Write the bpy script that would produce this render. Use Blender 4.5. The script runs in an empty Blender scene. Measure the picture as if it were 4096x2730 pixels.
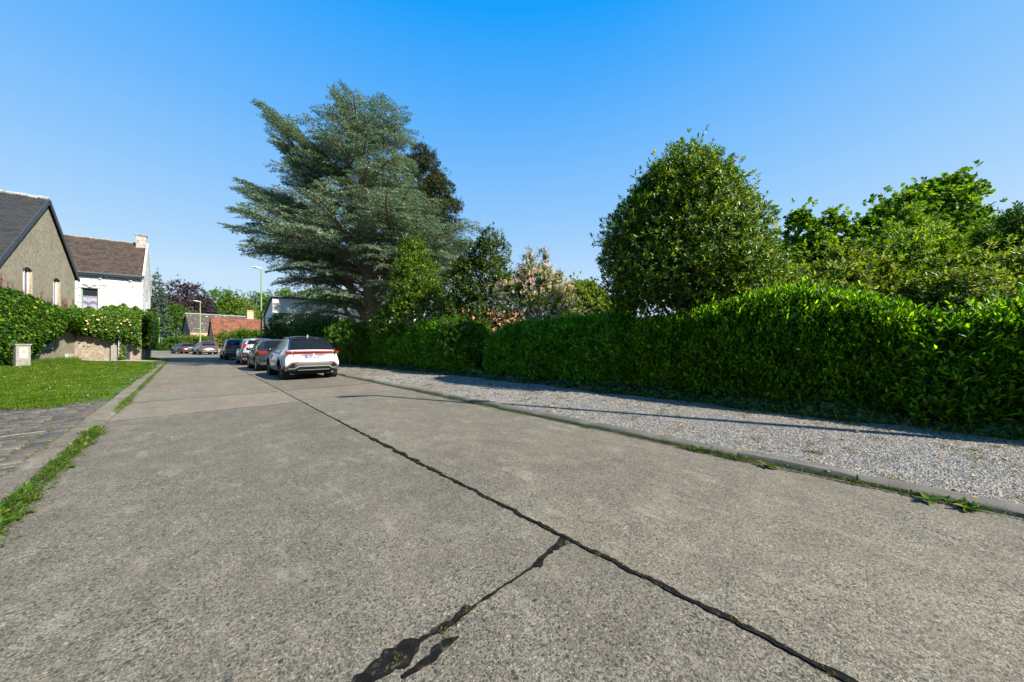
import bpy, bmesh, math, random
import numpy as np
from mathutils import Vector, Matrix
R = math.radians
PI = math.pi
random.seed(7)
C = bpy.context.scene.collection
SC = bpy.context.scene

# ---------------------------------------------------------------- camera, world, sun, exposure
# world frame: +Y runs along the street, +X across it to the right, camera above the origin
TH = R(44.1)
sT, cT = math.sin(TH), math.cos(TH)
CAMH = 1.27
cam = bpy.data.cameras.new('camera'); camo = bpy.data.objects.new('camera', cam); C.objects.link(camo)
cam.sensor_width = 36.0; cam.lens = 11.628; cam.shift_y = 0.0034
cam.clip_start = 0.05; cam.clip_end = 3000
camo.location = (0, 0, CAMH); camo.rotation_euler = (R(90), 0, -TH)
SC.camera = camo

SUN_EL = R(40.5)
SUN_AZ = math.atan2(0.39, -0.92)            # clockwise from +Y
sdir = Vector((math.sin(SUN_AZ)*math.cos(SUN_EL), math.cos(SUN_AZ)*math.cos(SUN_EL), math.sin(SUN_EL)))
w = bpy.data.worlds.new("World"); SC.world = w; w.use_nodes = True
nt = w.node_tree; nt.nodes.clear()
sky = nt.nodes.new('ShaderNodeTexSky'); sky.sky_type = 'NISHITA'; sky.sun_disc = False
sky.sun_elevation = SUN_EL; sky.sun_rotation = SUN_AZ
sky.air_density = 1.0; sky.dust_density = 0.7; sky.ozone_density = 1.3; sky.altitude = 50
sep = nt.nodes.new('ShaderNodeSeparateColor'); sep.mode = 'HSV'; cmb = nt.nodes.new('ShaderNodeCombineColor'); cmb.mode = 'HSV'
nt.links.new(sky.outputs[0], sep.inputs[0])
def wmath(op, a_, b_, clamp=False):
    m_ = nt.nodes.new('ShaderNodeMath'); m_.operation = op; m_.use_clamp = clamp
    for sk, vv in ((m_.inputs[0], a_), (m_.inputs[1], b_)):
        if isinstance(vv, (int, float)): sk.default_value = vv
        else: nt.links.new(vv, sk)
    return m_.outputs[0]
S_ = wmath('MAXIMUM', wmath('MINIMUM', wmath('SUBTRACT', wmath('MULTIPLY', sep.outputs[1], 4.20), 1.75), 0.985), 0.34)
tcw = nt.nodes.new('ShaderNodeTexCoord'); sxw = nt.nodes.new('ShaderNodeSeparateXYZ'); nt.links.new(tcw.outputs['Generated'], sxw.inputs[0])
Sz = wmath('MINIMUM', wmath('ADD', wmath('MULTIPLY', wmath('MAXIMUM', sxw.outputs[2], 0.0), 0.97), 0.30), 0.99)
S_ = wmath('ADD', wmath('MULTIPLY', S_, 0.3), wmath('MULTIPLY', Sz, 0.7))
H_ = wmath('ADD', wmath('MULTIPLY', S_, 0.043), 0.565)
V_ = wmath('MINIMUM', wmath('MULTIPLY', wmath('POWER', wmath('DIVIDE', sep.outputs[2], 3.0), 0.45), 3.5), 2.55)
nt.links.new(H_, cmb.inputs[0]); nt.links.new(S_, cmb.inputs[1]); nt.links.new(V_, cmb.inputs[2])
bg = nt.nodes.new('ShaderNodeBackground'); bg.inputs[1].default_value = 0.15
wo = nt.nodes.new('ShaderNodeOutputWorld')
nt.links.new(cmb.outputs[0], bg.inputs[0]); nt.links.new(bg.outputs[0], wo.inputs[0])
sl = bpy.data.lights.new('sun', 'SUN'); sl.energy = 4.9; sl.angle = R(0.5); sl.color = (1.0, 0.92, 0.77)
slo = bpy.data.objects.new('sun', sl); C.objects.link(slo); slo.rotation_euler = sdir.to_track_quat('Z', 'Y').to_euler(); slo.location = (20, -30, 40)
SC.view_settings.view_transform = 'Standard'; SC.view_settings.look = 'None'; SC.view_settings.gamma = 1
SC.view_settings.use_curve_mapping = False
SC.view_settings.exposure = 1.36
SC.cycles.max_bounces = 6; SC.cycles.transparent_max_bounces = 8

def at(u, Z, v=None):
    """photo pixel (4096 wide) at a depth Z -> world point"""
    X = (u-2048)/1323*Z
    return (Z*sT+X*cT, Z*cT-X*sT, 0.0 if v is None else (1379-v)/1323*Z+CAMH)

# ---------------------------------------------------------------- object helpers
def tag(o, label=None, cat=None, group=None, kind=None):
    if label: o['label'] = label
    if cat: o['category'] = cat
    if group: o['group'] = group
    if kind: o['kind'] = kind
    return o
def empty(name, loc=(0, 0, 0), rz=0.0, **k):
    o = bpy.data.objects.new(name, None); C.objects.link(o)
    o.location = loc; o.rotation_euler = (0, 0, rz); o.empty_display_size = 0.3
    return tag(o, **k)
def link(name, me, m, parent=None, smooth=False):
    o = bpy.data.objects.new(name, me); C.objects.link(o)
    if m is not None:
        for mm in (m if isinstance(m, (list, tuple)) else [m]): me.materials.append(mm)
    if smooth: me.polygons.foreach_set('use_smooth', [True]*len(me.polygons))
    if parent is not None: o.parent = parent
    return o
def copy_tree(o, parent=None):
    c = o.copy(); C.objects.link(c); c.parent = parent
    for ch in list(o.children): copy_tree(ch, c)
    return c
def np_mesh(name, V, faces, uv=None):
    """faces: list of int arrays (n,k)"""
    me = bpy.data.meshes.new(name)
    V = np.asarray(V, dtype=np.float32).reshape(-1, 3)
    me.vertices.add(len(V)); me.vertices.foreach_set('co', V.ravel())
    loops = np.concatenate([f.ravel() for f in faces]).astype(np.int32)
    sizes = np.concatenate([np.full(len(f), f.shape[1], dtype=np.int32) for f in faces])
    starts = np.concatenate([[0], np.cumsum(sizes)[:-1]]).astype(np.int32)
    me.loops.add(len(loops)); me.loops.foreach_set('vertex_index', loops)
    me.polygons.add(len(sizes)); me.polygons.foreach_set('loop_start', starts); me.polygons.foreach_set('loop_total', sizes)
    me.update(calc_edges=True); me.validate()
    return me

class MB:
    def __init__(s): s.v = []; s.f = []; s.uv = []
    def face(s, pts, uv=None):
        n = len(s.v); s.v += [tuple(p) for p in pts]; s.f.append(list(range(n, n+len(pts))))
        s.uv.append(uv if uv else [(0, 0)]*len(pts)); return s
    def box(s, x0, x1, y0, y1, z0, z1, M=None):
        P = [(x, y, z) for z in (z0, z1) for (x, y) in ((x0, y0), (x1, y0), (x1, y1), (x0, y1))]
        if M is not None: P = [tuple(M @ Vector(p)) for p in P]
        dx, dy, dz = abs(x1-x0), abs(y1-y0), abs(z1-z0)
        for idx, (a, b) in (((3, 2, 1, 0), (dx, dy)), ((4, 5, 6, 7), (dx, dy)), ((0, 1, 5, 4), (dx, dz)), ((1, 2, 6, 5), (dy, dz)), ((2, 3, 7, 6), (dx, dz)), ((3, 0, 4, 7), (dy, dz))):
            s.face([P[i] for i in idx], [(0, 0), (a, 0), (a, b), (0, b)])
        return s
    def prism(s, bottom, top):
        """two matching rings, closed solid"""
        n = len(bottom)
        s.face(bottom[::-1], [(p[0], p[1]) for p in bottom[::-1]]); s.face(top, [(p[0], p[1]) for p in top])
        acc = 0
        for i in range(n):
            j = (i+1) % n; d = (Vector(bottom[j])-Vector(bottom[i])).length
            s.face([bottom[i], bottom[j], top[j], top[i]], [(acc, bottom[i][2]), (acc+d, bottom[j][2]), (acc+d, top[j][2]), (acc, top[i][2])]); acc += d
        return s
    def tube(s, pts, rad, n=8, cap=True):
        pts = [Vector(p) for p in pts]; rings = []; up = None
        for i, p in enumerate(pts):
            d = (pts[min(i+1, len(pts)-1)]-pts[max(i-1, 0)]); d = d.normalized() if d.length > 1e-9 else Vector((0, 0, 1))
            if up is None: up = d.orthogonal().normalized()
            a = (up-d*up.dot(d)); a = a.normalized() if a.length > 1e-6 else d.orthogonal().normalized(); up = a; b = d.cross(a)
            r = rad[i] if isinstance(rad, (list, tuple)) else rad
            rings.append([p+(a*math.cos(2*PI*k/n)+b*math.sin(2*PI*k/n))*r for k in range(n)])
        base = len(s.v)
        for rg in rings: s.v += [tuple(q) for q in rg]
        for i in range(len(rings)-1):
            for k in range(n):
                k2 = (k+1) % n
                s.f.append([base+i*n+k, base+i*n+k2, base+(i+1)*n+k2, base+(i+1)*n+k]); s.uv.append([(k/n, i), ((k+1)/n, i), ((k+1)/n, i+1), (k/n, i+1)])
        if cap:
            s.f.append([base+k for k in range(n)][::-1]); s.uv.append([(0, 0)]*n)
            s.f.append([base+(len(rings)-1)*n+k for k in range(n)]); s.uv.append([(0, 0)]*n)
        return s
    def lathe(s, prof, M=None, n=24):
        """prof: (r, h) about local Z"""
        base = len(s.v)
        for r, h in prof:
            for k in range(n):
                p = Vector((r*math.cos(2*PI*k/n), r*math.sin(2*PI*k/n), h)); s.v.append(tuple(M @ p if M is not None else p))
        for i in range(len(prof)-1):
            for k in range(n):
                k2 = (k+1) % n; s.f.append([base+i*n+k, base+i*n+k2, base+(i+1)*n+k2, base+(i+1)*n+k]); s.uv.append([(0, 0)]*4)
        return s
    def mesh(s, name, weld=False):
        me = bpy.data.meshes.new(name); me.from_pydata(s.v, [], s.f); me.update()
        ul = me.uv_layers.new(name='UVMap')
        flat = [c for f in s.uv for uvp in f for c in uvp]
        if len(flat) == 2*len(me.loops): ul.data.foreach_set('uv', flat)
        if weld:
            bm = bmesh.new(); bm.from_mesh(me); bmesh.ops.remove_doubles(bm, verts=bm.verts, dist=weld); bmesh.ops.recalc_face_normals(bm, faces=bm.faces); bm.to_mesh(me); bm.free()
        return me
    def build(s, name, m, parent=None, smooth=False, weld=False, bevel=0):
        me = s.mesh(name, weld)
        o = link(name, me, m, parent, smooth)
        if bevel:
            bm = bmesh.new(); bm.from_mesh(me); bmesh.ops.remove_doubles(bm, verts=bm.verts, dist=1e-5)
            bmesh.ops.bevel(bm, geom=bm.edges[:], offset=bevel, segments=2, affect='EDGES', profile=0.6); bm.to_mesh(me); bm.free()
        if smooth: shade_auto(me)
        return o
def shade_auto(me, ang=40):
    me.polygons.foreach_set('use_smooth', [True]*len(me.polygons))
    bm = bmesh.new(); bm.from_mesh(me); a = R(ang)
    for e in bm.edges:
        if len(e.link_faces) == 2: e.smooth = e.calc_face_angle(0) < a
    bm.to_mesh(me); bm.free()

# ---------------------------------------------------------------- materials
class NT:
    def __init__(s, name):
        s.m = bpy.data.materials.new(name); s.m.use_nodes = True; s.t = s.m.node_tree; s.t.nodes.clear()
        s.out = s.n('ShaderNodeOutputMaterial')
    def n(s, typ, **k):
        nd = s.t.nodes.new(typ)
        for a, b in k.items(): setattr(nd, a, b)
        return nd
    def l(s, a, b): s.t.links.new(a, b)
    def coord(s, which='Object', scale=None):
        tc = s.n('ShaderNodeTexCoord')
        if which == 'World': src = s.n('ShaderNodeNewGeometry').outputs['Position']
        else: src = tc.outputs[which]
        if scale is None: return src
        mp = s.n('ShaderNodeMapping'); mp.inputs['Scale'].default_value = scale if isinstance(scale, tuple) else (scale,)*3
        s.l(src, mp.inputs[0]); return mp.outputs[0]
    def noise(s, vec, scale, detail=4, rough=0.55, dist=0):
        nd = s.n('ShaderNodeTexNoise'); nd.inputs['Scale'].default_value = scale; nd.inputs['Detail'].default_value = detail
        nd.inputs['Roughness'].default_value = rough; nd.inputs['Distortion'].default_value = dist
        s.l(vec, nd.inputs['Vector']); return nd.outputs['Fac']
    def vor(s, vec, scale, feature='F1', out='Distance', rnd=1.0):
        nd = s.n('ShaderNodeTexVoronoi'); nd.feature = feature; nd.inputs['Scale'].default_value = scale; nd.inputs['Randomness'].default_value = rnd
        s.l(vec, nd.inputs['Vector']); return nd.outputs[out]
    def ramp(s, fac, stops, interp='LINEAR'):
        nd = s.n('ShaderNodeValToRGB'); e = nd.color_ramp.elements; nd.color_ramp.interpolation = interp
        while len(e) > 1: e.remove(e[-1])
        e[0].position = stops[0][0]; e[0].color = (*c3(stops[0][1]), 1)
        for p, c in stops[1:]:
            x = e.new(p); x.color = (*c3(c), 1)
        s.l(fac, nd.inputs[0]); return nd.outputs[0]
    def mix(s, fac, a, b, mode='MIX'):
        nd = s.n('ShaderNodeMix'); nd.data_type = 'RGBA'; nd.blend_type = mode
        for sock, val in ((nd.inputs[0], fac), (nd.inputs[6], a), (nd.inputs[7], b)):
            if isinstance(val, (int, float)): sock.default_value = val
            elif isinstance(val, tuple): sock.default_value = (*val, 1)
            else: s.l(val, sock)
        return nd.outputs[2]
    def math(s, op, a, b=0.0, clamp=False):
        nd = s.n('ShaderNodeMath'); nd.operation = op; nd.use_clamp = clamp
        for sock, val in ((nd.inputs[0], a), (nd.inputs[1], b)):
            if isinstance(val, (int, float)): sock.default_value = val
            else: s.l(val, sock)
        return nd.outputs[0]
    def bump(s, h, strength=0.5, dist=0.02, normal=None):
        nd = s.n('ShaderNodeBump'); nd.inputs['Strength'].default_value = strength; nd.inputs['Distance'].default_value = dist
        s.l(h, nd.inputs['Height'])
        if normal is not None: s.l(normal, nd.inputs['Normal'])
        return nd.outputs[0]
    def bsdf(s, col, rough=0.6, metal=0.0, normal=None, spec=0.5, coat=0.0, coat_r=0.05, emit=None, es=0):
        b = s.n('ShaderNodeBsdfPrincipled')
        for sock, val in ((b.inputs['Base Color'], col), (b.inputs['Roughness'], rough)):
            if isinstance(val, (int, float)): sock.default_value = val
            elif isinstance(val, tuple): sock.default_value = (*val, 1)
            else: s.l(val, sock)
        b.inputs['Metallic'].default_value = metal; b.inputs['Specular IOR Level'].default_value = spec
        b.inputs['Coat Weight'].default_value = coat; b.inputs['Coat Roughness'].default_value = coat_r
        if normal is not None: s.l(normal, b.inputs['Normal'])
        if emit: b.inputs['Emission Color'].default_value = (*emit, 1); b.inputs['Emission Strength'].default_value = es
        return b.outputs[0]
    def done(s, sh): s.l(sh, s.out.inputs[0]); return s.m
def c3(c): return (c, c, c) if isinstance(c, (int, float)) else c

def simple(name, col, rough=0.6, metal=0.0, var=0.12, bump=0.0, bscale=40, coat=0.0, spec=0.5):
    t = NT(name); v = t.coord('Object'); nz = t.noise(v, 6, 5)
    a = tuple(max(0, x*(1-var)) for x in col); b = tuple(min(1, x*(1+var)) for x in col)
    c = t.ramp(nz, [(0.3, a), (0.7, b)])
    nm = t.bump(t.noise(v, bscale, 3), bump, 0.01) if bump else None
    return t.done(t.bsdf(c, rough, metal, nm, spec, coat))

def leafmat(name, stops, trans=0.35, rough=0.45, tcol=None, spec=0.35):
    """stops: colour ramp over the random value of each leaf"""
    t = NT(name); g = t.n('ShaderNodeNewGeometry')
    c = t.ramp(g.outputs['Random Per Island'], stops)
    nz = t.noise(t.coord('Object'), 0.9, 3); n2_ = t.noise(t.coord('Object'), 2.3, 3, .6)
    c = t.mix(1.0, c, t.ramp(n2_, [(.35, (.62, .66, .62)), (.5, (1, 1, 1)), (.68, (1.45, 1.28, 1.1))]), 'MULTIPLY')
    c = t.mix(t.math('MULTIPLY', nz, 0.6), c, t.mix(1.0, c, (1.25, 1.08, 0.7), 'MULTIPLY'))
    b = t.bsdf(c, rough, 0, None, spec)
    tr = t.n('ShaderNodeBsdfTranslucent'); tc = t.mix(1.0, c, tcol or (1.9, 1.7, 0.45), 'MULTIPLY'); t.l(tc, tr.inputs[0])
    mx = t.n('ShaderNodeMixShader'); mx.inputs[0].default_value = trans; t.l(b, mx.inputs[1]); t.l(tr.outputs[0], mx.inputs[2])
    return t.done(mx.outputs[0])

# ---------------------------------------------------------------- foliage helpers
def nrm(a): return a/np.maximum(np.linalg.norm(a, axis=-1, keepdims=True), 1e-9)
def rvec(rg, n): return nrm(rg.normal(size=(n, 3)))
def leafmesh(name, P, D, N, L, Wd, shape='ell', fold=0.18, curve=0.12):
    n = len(P); D = nrm(D); S = nrm(np.cross(D, N)); N = np.cross(S, D)
    L = np.broadcast_to(L, n)[:, None]; Wd = np.broadcast_to(Wd, n)[:, None]
    if shape == 'ell': prof = [(0, 0), (.32, .5), (.72, .42), (1, 0), (.72, -.42), (.32, -.5)]; fc = [[0, 1, 2, 3], [3, 4, 5, 0]]
    elif shape == 'dia': prof = [(0, 0), (.45, .5), (1, 0), (.45, -.5)]; fc = [[0, 1, 2], [2, 3, 0]]
    elif shape == 'blade': prof = [(0, .5), (0, -.5), (1, 0)]; fc = [[0, 1, 2]]
    elif shape == 'lobed': prof = [(0, 0), (.05, .5), (.35, .3), (.62, .55), (.6, .2), (1, 0), (.6, -.2), (.62, -.55), (.35, -.3), (.05, -.5)]; fc = [[0, 1, 2, 3, 4, 5], [5, 6, 7, 8, 9, 0]]
    elif shape == 'chip': prof = [(0, .3), (0, -.3), (.6, -.5), (1, 0), (.6, .5)]; fc = [[0, 1, 2, 3, 4]]
    k = len(prof); V = np.empty((n, k, 3))
    for i, (t, s_) in enumerate(prof):
        V[:, i] = P + D*L*t + S*Wd*s_ + N*(abs(s_)*fold*Wd - curve*L*t*t)
    base = (np.arange(n)*k)[:, None]
    return np_mesh(name, V, [base+np.array(f)[None, :] for f in fc])

def join(parts):
    bm = bmesh.new()
    for i, (me, mi) in enumerate(parts):
        n0 = len(bm.faces); bm.from_mesh(me); bm.faces.ensure_lookup_table()
        for f in bm.faces[n0:]: f.material_index = mi
    out = bpy.data.meshes.new(parts[0][0].name); bm.to_mesh(out); bm.free(); return out
def sprigs(rg, P, A, ln, per, L, Wd, beta=(0.5, 1.1), jit=0.25, lvar=0.3):
    """leaves spiralling round shoots: P base, A axis, ln length"""
    n = len(P); A = nrm(A); U = nrm(np.cross(A, rvec(rg, n))); Vv = np.cross(A, U)
    ln = np.broadcast_to(ln, n)
    t = (np.arange(per)+.5)/per
    ph = rg.uniform(0, 6.28, n)[:, None]+np.arange(per)[None, :]*2.4+rg.normal(0, .3, (n, per))
    rad = np.cos(ph)[..., None]*U[:, None]+np.sin(ph)[..., None]*Vv[:, None]
    be = (beta[1]+(beta[0]-beta[1])*t[None, :]+rg.normal(0, .15, (n, per)))[..., None]
    D = A[:, None]*np.cos(be)+rad*np.sin(be)+rg.normal(0, jit*.5, (n, per, 3))
    N = A[:, None]*np.sin(be)-rad*np.cos(be)+rg.normal(0, jit, (n, per, 3))
    B = P[:, None]+A[:, None]*(ln[:, None]*t[None, :])[..., None]
    Lr = L*(1+rg.uniform(-lvar, lvar, (n, per)))
    return B.reshape(-1, 3), D.reshape(-1, 3), N.reshape(-1, 3), Lr.ravel(), Lr.ravel()*(Wd/L)

class Lump:
    """smooth pseudo-random field"""
    def __init__(s, rg, freq=1.0, n=10): s.k = rg.normal(size=(n, 3))*freq; s.p = rg.uniform(0, 6.28, n); s.n = n
    def __call__(s, X): return np.sin(X@s.k.T+s.p).sum(-1)/math.sqrt(s.n)
# ---------------------------------------------------------------- setting materials
def mat_concrete_road():
    t = NT('worn exposed aggregate concrete'); p = t.coord('World')
    big = t.noise(p, 0.55, 5, 0.65); mid = t.noise(p, 3.2, 6, 0.7); fine = t.noise(p, 45, 4, 0.7)
    matrix = t.ramp(mid, [(0.25, (.112, .100, .079)), (0.5, (.157, .141, .112)), (0.75, (.228, .207, .167))])
    # pebbles of three sizes
    warp = t.n('ShaderNodeVectorMath'); warp.operation = 'ADD'
    wn = t.n('ShaderNodeTexNoise'); wn.inputs['Scale'].default_value = 60; t.l(p, wn.inputs['Vector'])
    sc = t.n('ShaderNodeVectorMath'); sc.operation = 'SCALE'; sc.inputs['Scale'].default_value = .014; t.l(wn.outputs['Color'], sc.inputs[0])
    t.l(p, warp.inputs[0]); t.l(sc.outputs[0], warp.inputs[1]); pw = warp.outputs[0]
    def peb(scale, r0, r1):
        d = t.vor(pw, scale); col = t.vor(pw, scale, out='Color')
        sep = t.n('ShaderNodeSeparateColor'); t.l(col, sep.inputs[0])
        c = t.ramp(sep.outputs[0], [(0, (.016, .0165, .016)), (.3, (.045, .047, .045)), (.5, (.085, .083, .074)), (.68, (.12, .097, .077)), (.8, (.062, .072, .072)), (1, (.29, .27, .23))])
        mask = t.ramp(t.math('ADD', d, t.math('MULTIPLY', sep.outputs[1], r1)), [(r0, 1), (r0+.09, 0)])
        return c, mask
    c1, m1 = peb(150, .62, .42); c2, m2 = peb(80, .58, .48); c3_, m3 = peb(38, .36, .55)
    wear = t.ramp(t.noise(p, 1.3, 6, .75), [(.36, 1), (.70, .45)])
    col = t.mix(t.math('MULTIPLY', m1, wear), matrix, c1); col = t.mix(t.math('MULTIPLY', m2, wear), col, c2); col = t.mix(t.math('MULTIPLY', m3, wear), col, c3_)
    pits = t.ramp(t.noise(p, 70, 3, .8), [(.34, .45), (.44, 1)])
    col = t.mix(1.0, col, pits, 'MULTIPLY')
    stain = t.ramp(big, [(.3, (.88, .87, .86)), (.5, (1.0, 1.0, 1.0)), (.7, (1.10, 1.10, 1.08))])
    col = t.mix(1.0, col, stain, 'MULTIPLY')
    scal = t.ramp(t.noise(t.coord('World', (1.5, .6, 1)), 2.4, 7, .8), [(.54, 0), (.64, .55)])
    col = t.mix(scal, col, t.mix(t.math('MULTIPLY', m1, .5), (.25, .235, .20), col))
    spot = t.ramp(t.noise(p, 1.9, 2, .5), [(.70, 0), (.76, .5)]); col = t.mix(spot, col, (.10, .085, .065))
    sx0 = t.n('ShaderNodeSeparateXYZ'); t.l(p, sx0.inputs[0]); sid = t.math('ADD', t.math('FLOOR', t.math('DIVIDE', t.math('SUBTRACT', sx0.outputs[1], 1.28), 7.2)), t.math('MULTIPLY', t.math('GREATER_THAN', sx0.outputs[0], 1.76), 17.3))
    hsh = t.math('FRACT', t.math('MULTIPLY', t.math('SINE', t.math('MULTIPLY', sid, 12.9898)), 43.758))
    col = t.mix(1.0, col, t.ramp(hsh, [(0, (.90, .90, .90)), (1, (1.10, 1.09, 1.07))]), 'MULTIPLY')
    oil = t.ramp(t.noise(t.coord('World', (1, .55, 1)), .8, 4, .6), [(.62, 0), (.74, .45)]); col = t.mix(oil, col, t.mix(1.0, col, (.62, .61, .60), 'MULTIPLY'))
    col = t.mix(1.0, col, (1.09, 1.06, 1.0), 'MULTIPLY')
    # wheel tracks slightly darker, patched slab slightly pinker and lighter
    sx = t.n('ShaderNodeSeparateXYZ'); t.l(p, sx.inputs[0])
    yy = t.math('ADD', sx.outputs[1], t.math('MULTIPLY', t.noise(p, 2.0, 3), .12))
    inb = t.math('MULTIPLY', t.math('GREATER_THAN', yy, 8.60), t.math('LESS_THAN', yy, 10.80))
    inb = t.math('MULTIPLY', inb, t.math('GREATER_THAN', sx.outputs[0], -.975))
    trk = t.math('ADD', t.math('POWER', 2.718, t.math('MULTIPLY', t.math('POWER', t.math('SUBTRACT', sx.outputs[0], .25), 2), -9)), t.math('ADD', t.math('POWER', 2.718, t.math('MULTIPLY', t.math('POWER', t.math('SUBTRACT', sx.outputs[0], 1.45), 2), -14)), t.math('POWER', 2.718, t.math('MULTIPLY', t.math('POWER', t.math('SUBTRACT', sx.outputs[0], 3.0), 2), -7))))
    col = t.mix(t.math('MULTIPLY', trk, .16), col, t.mix(1.0, col, (.72, .70, .68), 'MULTIPLY'))
    col = t.mix(t.math('MULTIPLY', inb, t.ramp(t.noise(p, 3, 5, .7), [(.35, .35), (.65, .7)])), col, t.mix(.5, t.mix(1.0, col, (1.18, 1.10, 1.05), 'MULTIPLY'), (.19, .158, .125)))
    h = t.math('ADD', t.math('MULTIPLY', m2, .5), t.math('ADD', t.math('MULTIPLY', m1, .4), t.math('ADD', t.math('MULTIPLY', pits, .5), t.math('MULTIPLY', fine, .35))))
    nm = t.bump(h, .75, .006)
    return t.done(t.bsdf(col, .86, 0, nm, .3))
def mat_kerb():
    t = NT('weathered concrete kerb'); p = t.coord('World')
    c = t.ramp(t.noise(p, 4, 7, .7), [(.25, (.05, .046, .038)), (.5, (.085, .078, .064)), (.8, (.14, .13, .108))])
    c = t.mix(t.ramp(t.vor(p, 60), [(.25, .5), (.4, 0)]), c, (.11, .11, .11))
    return t.done(t.bsdf(c, .9, 0, t.bump(t.noise(p, 60, 5, .7), .6, .01)))
def mat_gravel():
    t = NT('pale crushed gravel bed'); p = t.coord('World')
    col = t.vor(p, 46, out='Color'); d = t.vor(p, 46)
    sep = t.n('ShaderNodeSeparateColor'); t.l(col, sep.inputs[0])
    c = t.ramp(sep.outputs[0], [(0, (.05, .052, .054)), (.4, (.12, .118, .112)), (.75, (.20, .192, .178)), (1, (.31, .29, .255))])
    c = t.mix(t.ramp(d, [(.38, 0), (.62, .75)]), c, (.11, .095, .075))
    earth = t.ramp(t.noise(p, .9, 5, .7), [(.44, 0), (.60, .85)])
    sx = t.n('ShaderNodeSeparateXYZ'); t.l(p, sx.inputs[0])
    hx = t.math('MULTIPLY', t.math('SUBTRACT', sx.outputs[0], 6.1), .55, True); hy = t.math('MULTIPLY', t.math('SUBTRACT', 5.0, sx.outputs[1]), .35, True)
    earth = t.math('MAXIMUM', earth, t.math('MULTIPLY', t.math('MULTIPLY', hx, hy), .9))
    c = t.mix(earth, c, t.ramp(t.noise(p, 30, 4, .8), [(.3, (.085, .062, .040)), (.7, (.19, .15, .105))]))
    return t.done(t.bsdf(c, .9, 0, t.bump(t.math('SUBTRACT', 1.0, d), .9, .012)))
def mat_cobble():
    t = NT('mossy sand bed'); p = t.coord('World')
    c = t.ramp(t.noise(p, 3.5, 5, .7), [(.35, (.085, .065, .038)), (.55, (.075, .085, .022)), (.7, (.05, .085, .012))])
    return t.done(t.bsdf(c, .95, 0, t.bump(t.noise(p, 60, 4), .6, .01), .2))
def mat_soil():
    t = NT('lawn soil and moss'); p = t.coord('World')
    c = t.ramp(t.noise(p, 1.6, 6, .7), [(.3, (.02, .045, .008)), (.55, (.035, .075, .012)), (.75, (.07, .085, .025))])
    return t.done(t.bsdf(c, .95, 0, t.bump(t.noise(p, 20, 5), .8, .03)))
def mat_tar():
    t = NT('black joint tar'); p = t.coord('World')
    c = t.ramp(t.noise(p, 26, 6, .8), [(.35, (.0035, .0035, .0035)), (.56, (.009, .0088, .0085)), (.66, (.07, .062, .048))])
    return t.done(t.bsdf(c, t.ramp(t.noise(p, 9, 3), [(.3, .75), (.7, .95)]), 0, t.bump(t.noise(p, 35, 4), .7, .01), .08))
M = {}
M['road'] = mat_concrete_road(); M['kerb'] = mat_kerb(); M['gravel'] = mat_gravel(); M['cobble'] = mat_cobble(); M['soil'] = mat_soil(); M['tar'] = mat_tar()
M['path'] = simple('brick path paving', (.27, .24, .20), .9, var=.25, bump=.4)

# ---------------------------------------------------------------- setting geometry
LK = [(-30, -.94), (4, -.96), (8.5, -.97), (16.5, -1.05), (25, -1.14), (36, -1.27), (38.4, -1.4), (40, -1.65), (44, -2.15), (50, -3.0), (56, -5.2), (62, -8.5), (70, -13), (82, -20), (100, -34)]
RK = [(-30, 4.37), (26, 4.37), (34, 4.25), (42, 3.85), (50, 3.25), (58, 2.0), (66, .2), (74, -2.0), (82, -4.8), (92, -9.5), (110, -20)]
def xl(y): return np.interp(y, [a for a, b in LK], [b for a, b in LK])
def xr(y): return np.interp(y, [a for a, b in RK], [b for a, b in RK])
def strip(name, ys, fl, fr, z, mat, kind='structure', nx=1, parent=None):
    mb = MB()
    for a, b in zip(ys[:-1], ys[1:]):
        for i in range(nx):
            t0, t1 = i/nx, (i+1)/nx
            P = []
            for yy, tt in ((a, t0), (a, t1), (b, t1), (b, t0)):
                l_, r_ = float(fl(yy)), float(fr(yy)); P.append((l_+(r_-l_)*tt, yy, z))
            mb.face(P)
    o = mb.build(name, mat, parent); tag(o, kind=kind); return o
ysr = list(np.linspace(-30, 34, 33))+list(np.linspace(36, 110, 60))
gm = MB(); gm.face([(-900, -900, -.03), (900, -900, -.03), (900, 1400, -.03), (-900, 1400, -.03)])
g = gm.build('ground', M['soil']); tag(g, kind='structure')
strip('road', ysr, xl, xr, 0.0, M['road'])
# side road that turns left past the white house
sr = MB(); sr.face([(-60, 62, -.012), (-3, 50.5, -.012), (-1, 76, -.012), (-60, 98, -.012)]); tag(sr.build('side_road', M['road']), kind='structure')
strip('gravel_verge', list(np.linspace(-30, 50, 41)), lambda y: xr(y)+.17, lambda y: 9.4+0*y, 0.035, M['gravel'])
strip('driveway_setts', list(np.linspace(-30, 11.0, 21)), lambda y: -14+0*y, lambda y: xl(y)-.28, .022, M['cobble'])
def mat_sett():
    t = NT('worn stone setts'); g_ = t.n('ShaderNodeNewGeometry'); p = t.coord('World')
    c = t.ramp(g_.outputs['Random Per Island'], [(0, (.032, .033, .033)), (.3, (.06, .058, .053)), (.5, (.085, .075, .058)), (.66, (.09, .06, .044)), (.8, (.06, .058, .053)), (1, (.115, .104, .083))])
    c = t.mix(1.0, c, t.ramp(t.noise(p, 26, 5, .75), [(.3, (.6,)*3), (.5, (1.0,)*3), (.72, (1.5,)*3)]), 'MULTIPLY')
    return t.done(t.bsdf(c, .75, 0, t.bump(t.noise(p, 40, 4), .5, .008), .35))
M['sett'] = mat_sett()
rs = np.random.default_rng(90); SV = []; SF = []
row = 0; y_ = 2.2
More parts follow.
